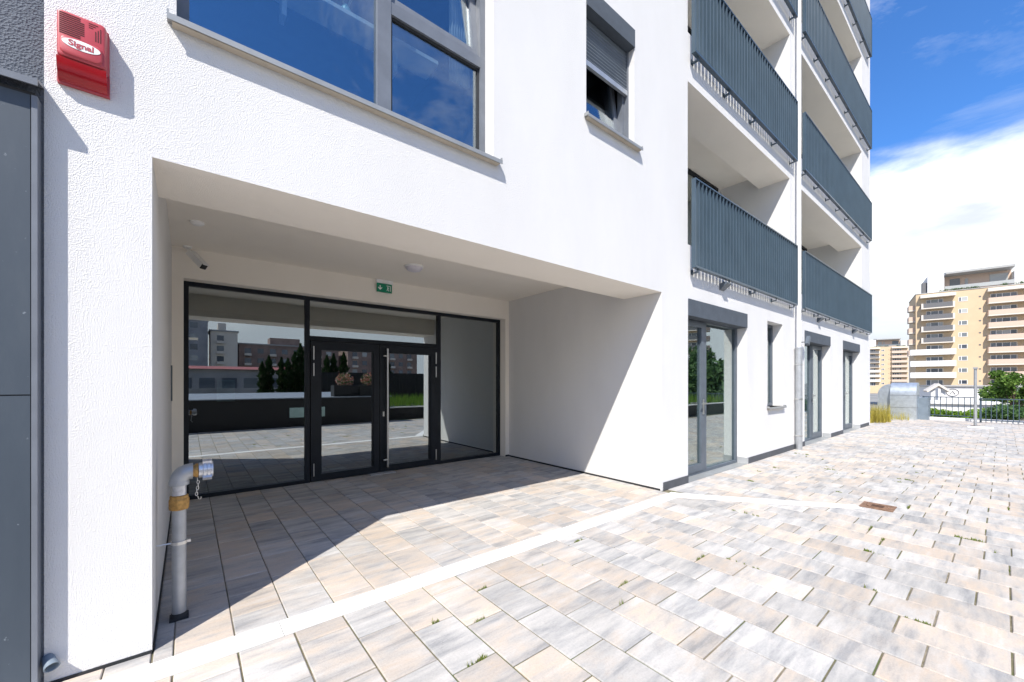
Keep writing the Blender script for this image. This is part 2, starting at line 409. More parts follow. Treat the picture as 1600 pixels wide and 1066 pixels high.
# ------------------------------------------------------------------ the apartment house
H = empty('apartment_house', (4, 0, 0), label='white rendered apartment house with grey slatted balconies and a recessed glazed entrance', cat='building')
H.location = (0, 0, 0)
XE, XW, ZT = 16.9, -6.0, 17.3
FL = 2.865
OPEN = [  # x0,x1,z0,z1,depth
    ('entrance', XL, XR, 0, ZS, 0), ('bigwin', -.047, 1.985, 3.2, 5.0, .125), ('smallwin', 3.157, 4.0, 4.065, 5.414, .125),
    ('door', 5.243, 7.205, 0, 2.489, .15), ('slit', 8.117, 8.912, .9, 2.47, .17), ('door', 10.25, 12.25, 0, 2.475, .16), ('door', 13.49, 15.43, 0, 2.475, .16)]
BAYS = [(5.234, 9.315), (9.883, 15.70)]
for k in range(5):
    for b0, b1 in BAYS: OPEN.append(('bay', b0, b1, 3.22 + FL * k, 5.425 + FL * k, 0))
XS0 = -.497                       # left end of the white render; grey render beyond
def wall_grid(x0, x1, z0, z1, name, mat):
    ops = [o for o in OPEN if o[2] > x0 and o[1] < x1]
    xs = sorted({x0, x1, *[max(x0, o[1]) for o in ops], *[min(x1, o[2]) for o in ops]}); zs = sorted({z0, z1, *[max(z0, o[3]) for o in ops], *[min(z1, o[4]) for o in ops]})
    mb = MB()
    for a, b in zip(xs, xs[1:]):
        for c, d in zip(zs, zs[1:]):
            mx, mz = (a + b) / 2, (c + d) / 2
            if any(o[1] < mx < o[2] and o[3] < mz < o[4] for o in ops): continue
            mb.quad((a, 0, c), (b, 0, c), (b, 0, d), (a, 0, d))
    for o in ops:
        if o[5]:
            _, a, b, c, d, t = o
            mb.quad((a, 0, c), (a, 0, d), (a, t + .07, d), (a, t + .07, c)); mb.quad((b, 0, d), (b, 0, c), (b, t + .07, c), (b, t + .07, d))
            mb.quad((a, 0, d), (b, 0, d), (b, t + .07, d), (a, t + .07, d))
            if c > .01: mb.quad((b, 0, c), (a, 0, c), (a, t + .07, c), (b, t + .07, c))
    o = mb.build(name, mat, H, fix=False)
    bm = bmesh.new(); bm.from_mesh(o.data); bmesh.ops.remove_doubles(bm, verts=bm.verts, dist=1e-5); bm.to_mesh(o.data); bm.free()
    return o
wall_grid(XS0, XE, .0, ZT, 'facade_wall', 'stucco_white')
MB().quad((XW, .002, 0), (XS0, .002, 0), (XS0, .002, ZT), (XW, .002, ZT)).build('facade_wall', 'stucco_grey', H, fix=False, label='dark grey rough rendered wall')
# end wall, back, roof
MB().quad((XE, 0, 0), (XE, 10, 0), (XE, 10, ZT), (XE, 0, ZT)).build('end_wall', 'stucco_white', H, fix=False)
MB().quad((XW, 10, 0), (XW, 0, 0), (XW, 0, ZT), (XW, 10, ZT)).quad((XE, 10, 0), (XW, 10, 0), (XW, 10, ZT), (XE, 10, ZT)).build('rear_wall', 'stucco_white', H, fix=False)
MB().box(XW - .05, XE + .05, -.05, 10.05, ZT, ZT + .3).build('roof', 'roof_grey', H)
# entrance recess
MB().quad((XL, 0, 0), (XL, 0, ZS), (XL, BEAM, ZS), (XL, BEAM, 0)).quad((XL, BEAM, 0), (XL, BEAM, ZC), (XL, D1, ZC), (XL, D1, 0)).build('recess_wall', 'stucco_white', H, fix=False)
MB().quad((XR, 0, 0), (XR, BEAM, 0), (XR, BEAM, ZS), (XR, 0, ZS)).quad((XR, BEAM, 0), (XR, D1, 0), (XR, D1, ZC), (XR, BEAM, ZC)).build('recess_wall', 'stucco_white', H, fix=False)
MB().quad((XL, 0, ZS), (XR, 0, ZS), (XR, BEAM, ZS), (XL, BEAM, ZS)).quad((XL, BEAM, ZS), (XR, BEAM, ZS), (XR, BEAM, ZC), (XL, BEAM, ZC)).build('beam', 'stucco_soffit', H, fix=False)
MB().quad((XL, BEAM, ZC), (XR, BEAM, ZC), (XR, D1, ZC), (XL, D1, ZC)).build('recess_ceiling', 'stucco_soffit', H, fix=False)
EX0, EX1, EZ, EY = -.040, 4.503, 2.515, 3.21
mb = MB()
mb.quad((XL, D1, 0), (EX0, D1, 0), (EX0, D1, ZC), (XL, D1, ZC)).quad((EX1, D1, 0), (XR, D1, 0), (XR, D1, ZC), (EX1, D1, ZC)).quad((EX0, D1, EZ), (EX1, D1, EZ), (EX1, D1, ZC), (EX0, D1, ZC))
mb.quad((EX0, D1, 0), (EX0, EY + .08, 0), (EX0, EY + .08, EZ), (EX0, D1, EZ)).quad((EX1, D1, 0), (EX1, D1, EZ), (EX1, EY + .08, EZ), (EX1, EY + .08, 0)).quad((EX0, D1, EZ), (EX0, EY + .08, EZ), (EX1, EY + .08, EZ), (EX1, D1, EZ))
mb.build('recess_rear_wall', 'stucco_soffit', H, fix=False)
# dark sealing strips at the foot of the walls
for q in ((XR - .006, XR + .01, .02, D1 - .007, 0, .022), (XL - .01, XL + .006, .02, D1, 0, .02), (EX1, XR + .01, D1 - .006, D1 + .01, 0, .03)): MB().box(*q).build('sealing_strip', 'rubber', H)
MB().box(XS0, XL, -.004, .01, -.01, .014).build('sealing_strip', 'rubber', H)
def plinth(x0, x1, ret0, ret1):
    o = MB().box(x0, x1, -.012, .02, 0, .10).build('plinth', 'plinth_grey', H)
    for xx, f in ((x0, ret0), (x1, ret1)):
        if f: MB().box(xx - .013, xx + .010, -.016, .147, 0, .105).build('plinth_end', 'plinth_cap', H)
plinth(XR + .03, 5.235, False, False); plinth(7.215, 10.24, True, False); plinth(12.26, 13.48, True, False); plinth(15.44, XE - .2, True, False)

# ---- entrance glazing
E0 = MB()
FT = .05
E0.box(EX0, EX0 + .045, EY, EY + .07, 0, EZ).box(EX1 - .05, EX1, EY, EY + .07, 0, EZ).box(EX0 + .045, EX1 - .05, EY, EY + .07, EZ - .05, EZ)
E0.box(1.217, 1.275, EY, EY + .07, .0, EZ - .05).box(3.205, 3.262, EY, EY + .07, .0, EZ - .05)
E0.box(1.275, 3.205, EY + .001, EY + .07, 1.925, 1.985)
E0.box(EX0 + .045, 1.217, EY, EY + .07, 0, .05).box(3.262, EX1 - .05, EY, EY + .07, 0, .05)
ent = empty('entrance_glazing', (0, 0, 0)); ent.parent = H
E0.build('frame', 'frame_black', ent)
def pane(parent, x0, x1, z0, z1, y, mat, t=.006): return MB().box(x0, x1, y, y + t, z0, z1).build('pane', mat, parent)
pane(ent, EX0 + .045, 1.217, .05, EZ - .05, EY + .03, 'glass_entrance'); pane(ent, 3.262, EX1 - .05, .05, EZ - .05, EY + .03, 'glass_entrance'); pane(ent, 1.275, 3.205, 1.985, EZ - .05, EY + .03, 'glass_entrance')
def leaf(x0, x1, gl, gr):
    d = empty('entrance_door'); d.parent = H
    z0, z1 = .012, 1.918; y0, y1 = EY - .012, EY + .058
    m = MB().box(x0, gl, y0, y1, z0, z1).box(gr, x1, y0, y1, z0, z1).box(gl, gr, y0, y1, 1.80, z1).box(gl, gr, y0, y1, z0, .105)
    m.box(gl, gl + .012, y0 + .012, y1 - .01, .105, 1.80).box(gr - .012, gr, y0 + .012, y1 - .01, .105, 1.80)
    m.build('leaf_frame', 'frame_black', d)
    pane(d, gl + .012, gr - .012, .105, 1.80, EY + .025, 'glass_entrance')
    return d
dl = leaf(1.283, 2.222, 1.41, 2.135); dr = leaf(2.230, 3.198, 2.335, 3.07)
hm = MB().cyl((2.325, EY - .075, .085), (2.325, EY - .075, 1.86), .0155, n=14)
for z in (.195, 1.75): hm.cyl((2.325, EY - .075, z), (2.325, EY - .012, z), .011, n=10).cyl((2.262, EY - .075, z), (2.325, EY - .075, z), .012, n=10)
hm.build('pull_handle', 'steel', dr, smooth=True)
MB().box(2.272, 2.298, EY - .022, EY - .012, .845, .915).build('lock', 'steel', dr)
for d, xx in ((dl, 1.318), (dr, 3.163)):
    for z0, z1 in ((1.66, 1.845), (1.44, 1.615), (.085, .255)): MB().cyl((xx, EY - .024, z0), (xx, EY - .024, z1), .0095, n=10).build('hinge', 'steel', d, smooth=True)
MB().box(2.05, 2.42, EY - .14, EY - .02, .0005, .012).build('threshold', 'plinth_cap', ent)
# lobby behind the glass
def room(x0, x1, y0, y1, z0, z1, mat, name='room'):
    return MB().quad((x0, y0, z0), (x0, y1, z0), (x0, y1, z1), (x0, y0, z1)).quad((x1, y0, z0), (x1, y0, z1), (x1, y1, z1), (x1, y1, z0)).quad((x0, y1, z0), (x1, y1, z0), (x1, y1, z1), (x0, y1, z1)).quad((x0, y0, z1), (x0, y1, z1), (x1, y1, z1), (x1, y0, z1)).quad((x0, y0, z0), (x1, y0, z0), (x1, y1, z0), (x0, y1, z0)).build(name, mat, H, fix=False)
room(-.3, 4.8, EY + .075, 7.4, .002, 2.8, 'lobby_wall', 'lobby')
MB().box(.265, .445, EY + .0365, EY + .041, 1.12, 1.385).build('glass_notice', 'notice', H)
MB().box(-.036, .09, EY + .012, EY + .024, 1.845, 1.872).build('door_sticker', 'sign_white', H)
mb = MB().box(XL + .0005, XL + .012, 2.74, 2.85, 1.16, 1.53); mb.build('intercom_plate', 'frame_grey', H)

# ---- windows and doors of the facade
def shutter_box(x0, x1, z0, z1, d):
    MB().box(x0 + .002, x1 - .002, -.012, d, z0, z1 - .002).build('shutter_box', 'box_grey', H)
def sill(x0, x1, z, d, proj=.055):
    w_ = empty('window_sill'); w_.parent = H
    MB().box(x0, x1, -proj, d, z - .012, z).box(x0, x1, -proj - .004, -proj, z - .030, z + .001).box(x0, x0 + .008, -proj, .0, z, z + .022).box(x1 - .008, x1, -proj, .0, z, z + .022).build('sheet', 'sill_metal', w_)
    MB().box(x0 + .02, x1 - .02, -proj + .006, -.0015, z - .03, z - .0125).build('bedding', 'sill_beige', w_)
# large window
d = .125; wz0, wz1 = 3.205, 5.0
W = empty('window'); W.parent = H
m = MB(); frame_rect(m, -.047, 1.985, wz0, wz1, d, d + .07, .052); m.box(1.046, 1.146, d - .006, d + .07, wz0 + .052, wz1 - .052); m.box(1.146, 1.933, d - .002, d + .068, 4.035, 4.125)
m.build('frame', 'frame_mid', W)
pane(W, .005, 1.046, wz0 + .052, wz1 - .052, d + .03, 'glass_window'); pane(W, 1.146, 1.933, wz0 + .052, 4.035, d + .03, 'glass_window')
for (a, b, c, e) in ((1.146, 1.933, wz0 + .052, 4.035),):
    m = MB(); frame_rect(m, a, b, c, e, d + .018, d + .03, .018); m.build('gasket', 'rubber', W)
# tilted upper sash
sash = MB(); frame_rect(sash, 0, .787, 0, .82, -.03, .03, .058)
so_ = sash.build('sash', 'frame_mid', W); so_.location = (1.146, d + .05, 4.128); so_.rotation_euler = (R(-6), 0, 0)
gp = MB().box(.058, .729, -.003, .003, .058, .762).build('pane', 'glass_window', W); gp.location = so_.location; gp.rotation_euler = so_.rotation_euler
sill(-.083, 2.034, 3.2, d)
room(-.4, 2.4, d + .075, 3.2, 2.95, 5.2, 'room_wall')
# small window with roller shutter
shutter_box(3.157, 4.0, 5.21, 5.414, .125)
W = empty('window'); W.parent = H
m = MB(); frame_rect(m, 3.157, 4.0, 4.07, 5.21, d, d + .07, .055); m.build('frame', 'frame_mid', W)
sh = empty('roller_shutter'); sh.parent = H
z = 5.205; i = 0
while z > 4.76:
    MB().prism([(d - .030, z), (d - .038, z - .018), (d - .030, z - .036), (d - .018, z - .036), (d - .018, z)], 'x', 3.18, 3.978).build('slat', 'frame_grey', sh); z -= .0375
MB().box(3.178, 3.980, d - .045, d - .012, z - .055, z).build('end_bar', 'galvanised', sh)
for q in (3.16, 3.980): MB().box(q, q + .018, d - .05, d - .001, 4.07, 5.21).build('guide_rail', 'frame_mid', sh)
sash = MB(); frame_rect(sash, 0, .733, 0, 1.03, -.025, .025, .058); s_ = sash.build('sash', 'frame_mid', W); s_.location = (3.212, d + .055, 4.125); s_.rotation_euler = (R(-7), 0, 0)
gp = MB().box(.058, .675, -.003, .003, .058, .97).build('pane', 'glass_window', W); gp.location = s_.location; gp.rotation_euler = s_.rotation_euler
sill(3.125, 4.088, 4.065, d)
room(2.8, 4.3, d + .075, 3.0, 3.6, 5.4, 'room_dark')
# terrace doors
def terrace_door(x0, x1, zt, d, mull, door_left):
    D = empty('terrace_door'); D.parent = H
    zb = zt - .228
    shutter_box(x0, x1, zb, zt, d - .001)
    m = MB(); frame_rect(m, x0, x1, .0, zb + .05, d, d + .07, .062, .05); m.box(mull, mull + .085, d - .004, d + .07, .05, zb)
    m.build('frame', 'frame_grey', D)
    a, b = (x0 + .062, mull) if door_left else (mull + .085, x1 - .062)
    m = MB(); frame_rect(m, a, b, .05, zb - .012, d - .012, d + .05, .085, .10); m.build('leaf_frame', 'frame_grey', D)
    pane(D, a + .085, b - .085, .15, zb - .097, d + .02, 'glass_clear')
    a2, b2 = (mull + .085, x1 - .062) if door_left else (x0 + .062, mull)
    pane(D, a2, b2, .05, zb, d + .03, 'glass_clear')
    hx = b - .035 if door_left else a + .035
    m = MB().box(hx - .018, hx + .018, d - .022, d - .0125, .88, 1.10).box(hx - .012, hx + .012, d - .06, d - .022, 1.03, 1.055).box(hx - .13, hx + .012, d - .072, d - .056, 1.03, 1.052)
    m.build('handle', 'steel', D)
    MB().box(x0 + .002, x1 - .002, -.01, d - .002, -.01, .006).build('threshold', 'sill_metal', D)
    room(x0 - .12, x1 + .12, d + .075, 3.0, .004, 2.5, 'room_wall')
terrace_door(5.243, 7.205, 2.489, .15, 6.00, True)
terrace_door(10.25, 12.25, 2.475, .16, 11.30, False)
terrace_door(13.49, 15.43, 2.475, .16, 14.35, False)
# slit window
W = empty('window'); W.parent = H
m = MB(); frame_rect(m, 8.117, 8.912, .905, 2.47, .17, .24, .055); m.box(8.48, 8.55, .168, .24, .96, 2.415); m.build('frame', 'frame_grey', W)
pane(W, 8.172, 8.48, .96, 2.415, .20, 'glass_clear'); pane(W, 8.55, 8.857, .96, 2.415, .20, 'glass_clear')
sill(8.085, 8.95, .90, .17, .05); room(7.75, 9.2, .245, 3.0, .5, 2.6, 'room_wall')

# ---- loggias and balcony railings
def loggia(b0, b1, k):
    zf = 2.87 + FL * k; zs = 5.425 + FL * k; zc = zs + .27; yb = 1.33; zp = 3.22 + FL * k
    m = MB()
    m.quad((b0, 0, zp), (b0, 0, zs), (b0, BEAM, zs), (b0, BEAM, zp)).quad((b0, BEAM, zf), (b0, BEAM, zc), (b0, yb, zc), (b0, yb, zf))
    m.quad((b1, 0, zp), (b1, BEAM, zp), (b1, BEAM, zs), (b1, 0, zs)).quad((b1, BEAM, zf), (b1, yb, zf), (b1, yb, zc), (b1, BEAM, zc))
    m.quad((b0, 0, zp), (b0, .15, zp), (b1, .15, zp), (b1, 0, zp)).quad((b0, .15, zf), (b0, .15, zp), (b1, .15, zp), (b1, .15, zf)).quad((b0, .15, zf), (b0, yb, zf), (b1, yb, zf), (b1, .15, zf))
    # rear wall round the balcony door
    w0, w1, wt = b0 + .02, b1 - .14, zc - .015
    m.quad((w1, yb, zf), (b1, yb, zf), (b1, yb, zc), (w1, yb, zc)).quad((b0, yb, wt), (w1, yb, wt), (w1, yb, zc), (b0, yb, zc)).quad((b0, yb, zf), (w0, yb, zf), (w0, yb, wt), (b0, yb, wt))
    m.build('loggia_wall', 'stucco_white', H, fix=False)
    m = MB().quad((b0, 0, zs), (b1, 0, zs), (b1, BEAM, zs), (b0, BEAM, zs)).quad((b0, BEAM, zs), (b1, BEAM, zs), (b1, BEAM, zc), (b0, BEAM, zc)).quad((b0, BEAM, zc), (b1, BEAM, zc), (b1, yb, zc), (b0, yb, zc))
    m.build('loggia_soffit', 'stucco_soffit', H, fix=False)
    D = empty('balcony_door'); D.parent = H
    f = MB(); frame_rect(f, w0, w1, zf + .02, wt, yb - .01, yb + .06, .06); f.box((w0 + w1) / 2 - .05, (w0 + w1) / 2 + .05, yb - .014, yb + .06, zf + .08, wt - .06); f.build('frame', 'frame_black', D)
    for a, b in ((w0 + .06, (w0 + w1) / 2 - .05), ((w0 + w1) / 2 + .05, w1 - .06)): pane(D, a, b, zf + .08, wt - .06, yb + .02, 'glass_clear')
    room(w0 - .01, w1 + .01, yb + .065, 3.4, zf, zc, 'room_dark')
fin_me = {}
def railing(x0, x1, k):
    zb = 2.899 + FL * k; zt = zb + 1.178
    Rl = empty('balcony_railing', (0, 0, 0)); Rl.parent = H
    y0, y1 = -.112, -.056
    MB().box(x0, x1, y0, y1, zt - .018, zt).build('top_rail', 'rail_metal', Rl); MB().box(x0, x1, y0, y1, zb - .012, zb + .014).build('bottom_rail', 'rail_metal', Rl)
    for xx in (x0, x1 - .012):
        MB().box(xx, xx + .012, y0, y1, zb + .0145, zt - .0185).build('end_post', 'rail_metal', Rl)
    n = int(round((x1 - x0) / .1075)); st = (x1 - x0 - .012) / n
    if 'fin' not in fin_me:
        mb = MB().prism([(-.006, -.020), (-.0045, -.0245), (0, -.0265), (.0045, -.0245), (.006, -.020), (.006, .025), (-.006, .025)], 'z', .015, 1.10); o = mb.build('slat', 'rail_metal'); fin_me['fin'] = o.data; bpy.data.objects.remove(o)
        # sloping head so that the fins stop short of the hand rail
        me = fin_me['fin']
        for v in me.vertices:
            if v.co.z > 1: v.co.z = 1.158 if v.co.y < 0 else 1.158
    for i in range(1, n):
        link(fin_me['fin'], 'slat', Rl, (x0 + .006 + i * st, (y0 + y1) / 2, zb))
    nb = 5 if x1 - x0 < 5 else 8
    for i in range(nb):
        xx = x0 + .12 + (x1 - x0 - .24) * i / (nb - 1)
        MB().box(xx - .02, xx + .02, -.085, .001, zb - .062, zb - .05).box(xx - .02, xx + .02, -.085, -.075, zb - .05, zb - .0125).box(xx - .03, xx + .03, -.008, .001, zb - .075, zb - .01).build('bracket', 'rail_metal', Rl)
for k in range(5):
    for b0, b1 in BAYS: loggia(b0, b1, k)
    railing(5.228, 9.414, k); railing(9.888, 16.51, k)

# ---- dark cladding at the left
PY = -.055
MB().box(XW, -.512, PY + .004, .0015, .0, 2.60).build('cladding_frame', 'rubber', H)
for (z0, z1) in ((.02, 1.294), (1.300, 2.585)):
    for (x0, x1) in ((-.526 - 1.0, -.526), (-.526 - 2.006, -.526 - 1.006), (-.526 - 3.012, -.526 - 2.012)):
        MB().box(x0, x1, PY, PY + .003, z0, z1).build('cladding_panel', 'panel_metal', H)
MB().box(-.5225, -.505, PY - .004, .0014, .0, 2.585).build('corner_trim', 'frame_mid', H)
MB().prism([(.0, 2.668), (-.100, 2.640), (-.100, 2.612), (-.094, 2.612), (-.094, 2.632), (.0, 2.655)], 'x', XW, -.497).build('drip_flashing', 'frame_mid', H)
# sleeve low on the pillar
sl_ = MB(); nn = 12
sl_.lathe((-.488, .004, .125), [(.012, .0), (.020, .0), (.024, .05), (.026, .062), (.022, .062), (.014, .02)], 16, Vector((.45, -1, -.55)))
sl_.build('drain_spout', 'duct_dark', H, smooth=True)

# ------------------------------------------------------------------ small things fixed to the house
# siren
S = empty('alarm_siren', (-.372, 0, 2.855), label='red alarm siren box with a white oval label beside the grey cladding', cat='siren')
w2, zt, zb, th = .082, .150, -.148, .072
def rr(x0, x1, z0, z1, r, n=6):
    P = []
    for cx, cz, a0 in ((x1 - r, z1 - r, 0), (x0 + r, z1 - r, 90), (x0 + r, z0 + r, 180), (x1 - r, z0 + r, 270)):
        for i in range(n + 1): a = R(a0 + 90 * i / n); P.append((cx + r * math.cos(a), cz + r * math.sin(a)))
    return P
def loft(mb, rings):
    b = len(mb.v); n = len(rings[0])
    for r in rings: mb.v += [tuple(p) for p in r]
    for i in range(len(rings) - 1):
        for k in range(n): j = (k + 1) % n; mb.f.append((b + i * n + k, b + i * n + j, b + (i + 1) * n + j, b + (i + 1) * n + k))
    mb.f.append(tuple(b + (len(rings) - 1) * n + k for k in range(n))); return mb
rings = []
for ins, y in ((0, -.001), (0, -.022), (.004, -.026), (.006, -.062), (.010, -.070), (.016, -.0725)):
    rings.append([(x_, y, z_) for x_, z_ in rr(-w2 + ins, w2 - ins, -.062 + ins * .3, zt - ins, .014)])
loft(MB(), rings).build('housing', 'red_plastic', S, smooth=True)
# curved strobe lens below
prof = [(-.001, -.150), (-.024, -.150), (-.040, -.138), (-.055, -.112), (-.064, -.085), (-.068, -.0635), (-.001, -.0635)]
MB().prism(prof, 'x', -w2 + .004, w2 - .004).build('lens', 'red_lens', S, smooth=True)
MB().box(-w2 - .001, w2 + .001, -.020, -.0005, -.156, -.060).build('back_plate', 'red_plastic', S)
for i in range(11):
    z_ = .128 - i * .0088; hw = .038 if 1 < i < 9 else .032
    MB().box(-.068, -.068 + 2 * hw, -.0735, -.0722, z_ - .0024, z_ + .0024).build('slot', 'slot_dark', S)
for q, (a, c) in enumerate(((.060, .125), (.052, .116), (.044, .107))):
    MB().box(a - .0016, a + .0016, -.0735, -.0722, .052, c - .01).box(.022, a - .008, -.0735, -.0722, c - .0016, c + .0016).build('slot', 'slot_dark', S)
ring = []
for ins, y in ((0, -.0722), (.002, -.0765), (.005, -.078)): ring.append([(x_, y, z_) for x_, z_ in rr(-.066 + ins, .066 - ins, -.050 + ins, .030 - ins, .018)])
loft(MB(), ring).build('name_plate', 'red_plastic', S, smooth=True)
ov = [(.060 * math.cos(2 * math.pi * i / 32), .0215 * math.sin(2 * math.pi * i / 32) + .004) for i in range(32)]
MB().prism(ov, 'y', -.0795, -.0778).build('oval_label', 'sign_white', S)
def text_mesh(body, size, mat, name, parent, loc, rot, bold=0.0, sx=1.0):
    c = bpy.data.curves.new(name, 'FONT'); c.body = body; c.size = size; c.align_x = 'CENTER'; c.align_y = 'CENTER'; c.extrude = .0004; c.offset = bold
    t = bpy.data.objects.new(name, c); COL.objects.link(t); bpy.context.view_layer.update()
    me = bpy.data.meshes.new_from_object(t.evaluated_get(bpy.context.evaluated_depsgraph_get())); bpy.data.objects.remove(t)
    me.materials.clear(); me.materials.append(MATS[mat]); o = link(me, name, parent, loc); o.rotation_euler = rot; o.scale = (sx, 1, 1); return o
text_mesh('Signal', .034, 'red_plastic', 'lettering', S, (0, -.0802, .004), (R(90), 0, 0), .0009, 1.05)

# cctv camera
Cc = empty('security_camera', (-.005, 2.97, ZC), label='white bullet security camera on the ceiling corner above the glazing', cat='camera')
MB().lathe((0, 0, 0), [(.001, -.022), (.036, -.020), (.042, -.004), (.042, 0)], 20).build('mount', 'white_plastic', Cc, smooth=True)
MB().sweep([(0, 0, -.015), (.01, -.015, -.05), (.028, -.045, -.085)], .014).build('arm', 'white_plastic', Cc, smooth=True)
tip = Vector((.140, -.19, -.245)); st = Vector((.028, -.045, -.080)); ax = (tip - st).normalized()
Mx = Matrix.Translation(st) @ ax.to_track_quat('Y', 'Z').to_matrix().to_4x4(); Ln = (tip - st).length
MB().box(-.030, .030, -.02, Ln - .012, -.030, .030, Mx).build('body', 'white_plastic', Cc)
MB().box(-.034, .034, .0, Ln + .012, .0305, .037, Mx).build('sun_shield', 'white_plastic', Cc)
MB().box(-.0285, .0285, Ln - .012, Ln, -.0285, .0285, Mx).build('lens_face', 'rubber', Cc)
# ceiling lamp, detector
o = empty('ceiling_lamp', (2.255, 2.09, ZC), label='round opal ceiling lamp under the entrance canopy', cat='lamp')
MB().lathe((0, 0, 0), [(.118, 0), (.118, -.018), (.108, -.022)], 28).build('base', 'white_plastic', o, smooth=True)
MB().lathe((0, 0, 0), [(.107, -.018), (.104, -.035), (.085, -.056), (.045, -.070), (.001, -.073)], 28).build('diffuser', 'lamp_opal', o, smooth=True)
o = empty('smoke_detector', (.065, 2.055, ZC), label='small white smoke detector disc on the entrance ceiling', cat='detector')
MB().lathe((0, 0, 0), [(.055, 0), (.055, -.012), (.046, -.02), (.030, -.030), (.001, -.032)], 24).build('cover', 'white_plastic', o, smooth=True)
# exit sign
X = empty('exit_sign', (2.228, 3.02, ZC - .008), label='green emergency exit sign hanging above the entrance doors', cat='sign')
MB().box(-.122, .122, -.028, .028, -.045, .006).build('housing', 'white_plastic', X)
MB().box(-.112, .112, -.006, .006, -.172, -.0455).build('plate', 'sign_green', X)
MB().prism([(-.072, -.075), (-.058, -.075), (-.058, -.115), (-.038, -.100), (-.034, -.112), (-.065, -.142), (-.096, -.112), (-.092, -.100), (-.072, -.115)], 'y', -.0075, -.0062).build('arrow', 'sign_white', X)
m = MB().box(.082, .090, -.0075, -.0062, -.150, -.068).box(.030, .0815, -.0075, -.0062, -.076, -.068).prism([(.05 + .008 * math.cos(R(a)), -.088 + .008 * math.sin(R(a))) for a in range(0, 360, 30)], 'y', -.0075, -.0062)
m.prism([(.044, -.098), (.058, -.097), (.066, -.110), (.062, -.113), (.055, -.106), (.054, -.120), (.066, -.134), (.060, -.149), (.055, -.147), (.058, -.136), (.048, -.127), (.042, -.140), (.030, -.143), (.030, -.138), (.038, -.134), (.043, -.118)], 'y', -.0075, -.0062)
m.build('pictogram', 'sign_white', X)
# standpipe
Sp = empty('hose_standpipe', (-.040, .300, 0), label='galvanised hose standpipe with brass union and capped coupling at the pillar', cat='pipe')
rp_ = .0335
MB().cyl((0, 0, .012), (0, 0, .635), rp_, n=22).build('pipe', 'galvanised', Sp, smooth=True)
MB().box(-.043, .043, -.040, .040, .0005, .012).cyl((0, 0, .012), (0, 0, .035), .040, .035, n=20).build('base_collar', 'rubber', Sp)
MB().lathe((0, 0, 0), [(.036, .622), (.044, .625), (.047, .640), (.047, .680), (.043, .690), (.043, .702), (.034, .706)], 10).build('union', 'brass', Sp)
MB().cyl((0, 0, .70), (0, 0, .775), .0335, n=22).build('riser', 'cast_aluminium', Sp, smooth=True)
el = [(0, 0, .765)] + [(.05 - .05 * math.cos(R(a)), 0, .785 + .05 * math.sin(R(a))) for a in range(0, 91, 15)] + [(.062, 0, .835)]
MB().sweep(el, [.043] + [.045] * 7 + [.047], 20).lathe((0, 0, 0), [(.047, .763), (.047, .785), (.043, .787)], 20).build('elbow', 'galvanised', Sp, smooth=True)
A = Vector((1, 0, 0))
MB().lathe((.062, 0, .835), [(.034, 0), (.034, .012), (.040, .010), (.040, .024), (.033, .025), (.033, .03)], 22, A).build('thread', 'brass', Sp, smooth=True)
MB().lathe((.088, 0, .835), [(.030, 0), (.043, .001), (.043, .020), (.052, .022), (.052, .036), (.046, .037), (.046, .041), (.052, .042), (.052, .054), (.044, .056), (.044, .068), (.001, .070)], 26, A).build('coupling_cap', 'cast_aluminium', Sp, smooth=True)
m = MB()
for a in (20, 140, 260):
    c, s = math.cos(R(a)), math.sin(R(a)); m.box(.106, .150, -.014, .014, .045, .062, Matrix.Translation((0, 0, .835)) @ Matrix.Rotation(R(a), 4, 'X'))
m.build('lug', 'cast_aluminium', Sp)
m = MB(); zc_ = .80
for i in range(6):
    p = Vector((.082 + .004 * math.sin(i), -.012, .785 - i * .017)); rr_ = []
    for q in range(9):
        a = 2 * math.pi * q / 8; rr_.append(p + Vector((.006 * math.cos(a) if i % 2 else 0, .006 * math.cos(a) if not i % 2 else 0, .011 * math.sin(a))))
    m.sweep(rr_, .0018, 6)
m.sweep([(.084, -.012, .685), (.088, -.012, .670), (.094, -.012, .665), (.099, -.012, .672), (.099, -.012, .680)], .002, 6)
m.build('chain', 'steel', Sp, smooth=True)
m = MB().cyl((0, 0, .426), (0, 0, .444), .038, n=22).cyl((-.1, 0, .435), (-.03, 0, .435), .0045, n=8).box(.030, .052, -.012, .012, .428, .442)
m.build('pipe_clamp', 'steel', Sp, smooth=True)
# rain pipe between the bays
Dp = empty('rain_downpipe', (9.60, -.075, 0), label='galvanised rain downpipe standing on the paving between the loggias', cat='downpipe')
MB().cyl((0, 0, .0), (0, 0, 2.03), .060, n=20).lathe((0, 0, 0), [(.060, 2.03), (.064, 2.035), (.064, 2.06), (.043, 2.075)], 20).build('lower_pipe', 'galvanised', Dp, smooth=True)
MB().cyl((0, .0, 2.06), (0, .0, ZT - .1), .040, n=16).build('upper_pipe', 'white_plastic', Dp, smooth=True)
for z in (.28, 1.02, 1.72):
    MB().lathe((0, 0, z), [(.0605, -.012), (.066, -.012), (.066, .012), (.0605, .012)], 18).box(-.012, .012, .05, .0745, z - .01, z + .01).box(.05, .09, -.01, .01, z - .012, z + .012).build('clamp', 'steel', Dp)
for k in range(5):
    MB().lathe((0, 0, 3.4 + FL * k), [(.0405, -.01), (.045, -.01), (.045, .01), (.0405, .01)], 14).box(-.01, .01, .03, .0745, 3.393 + FL * k, 3.407 + FL * k).build('clamp', 'white_plastic', Dp)
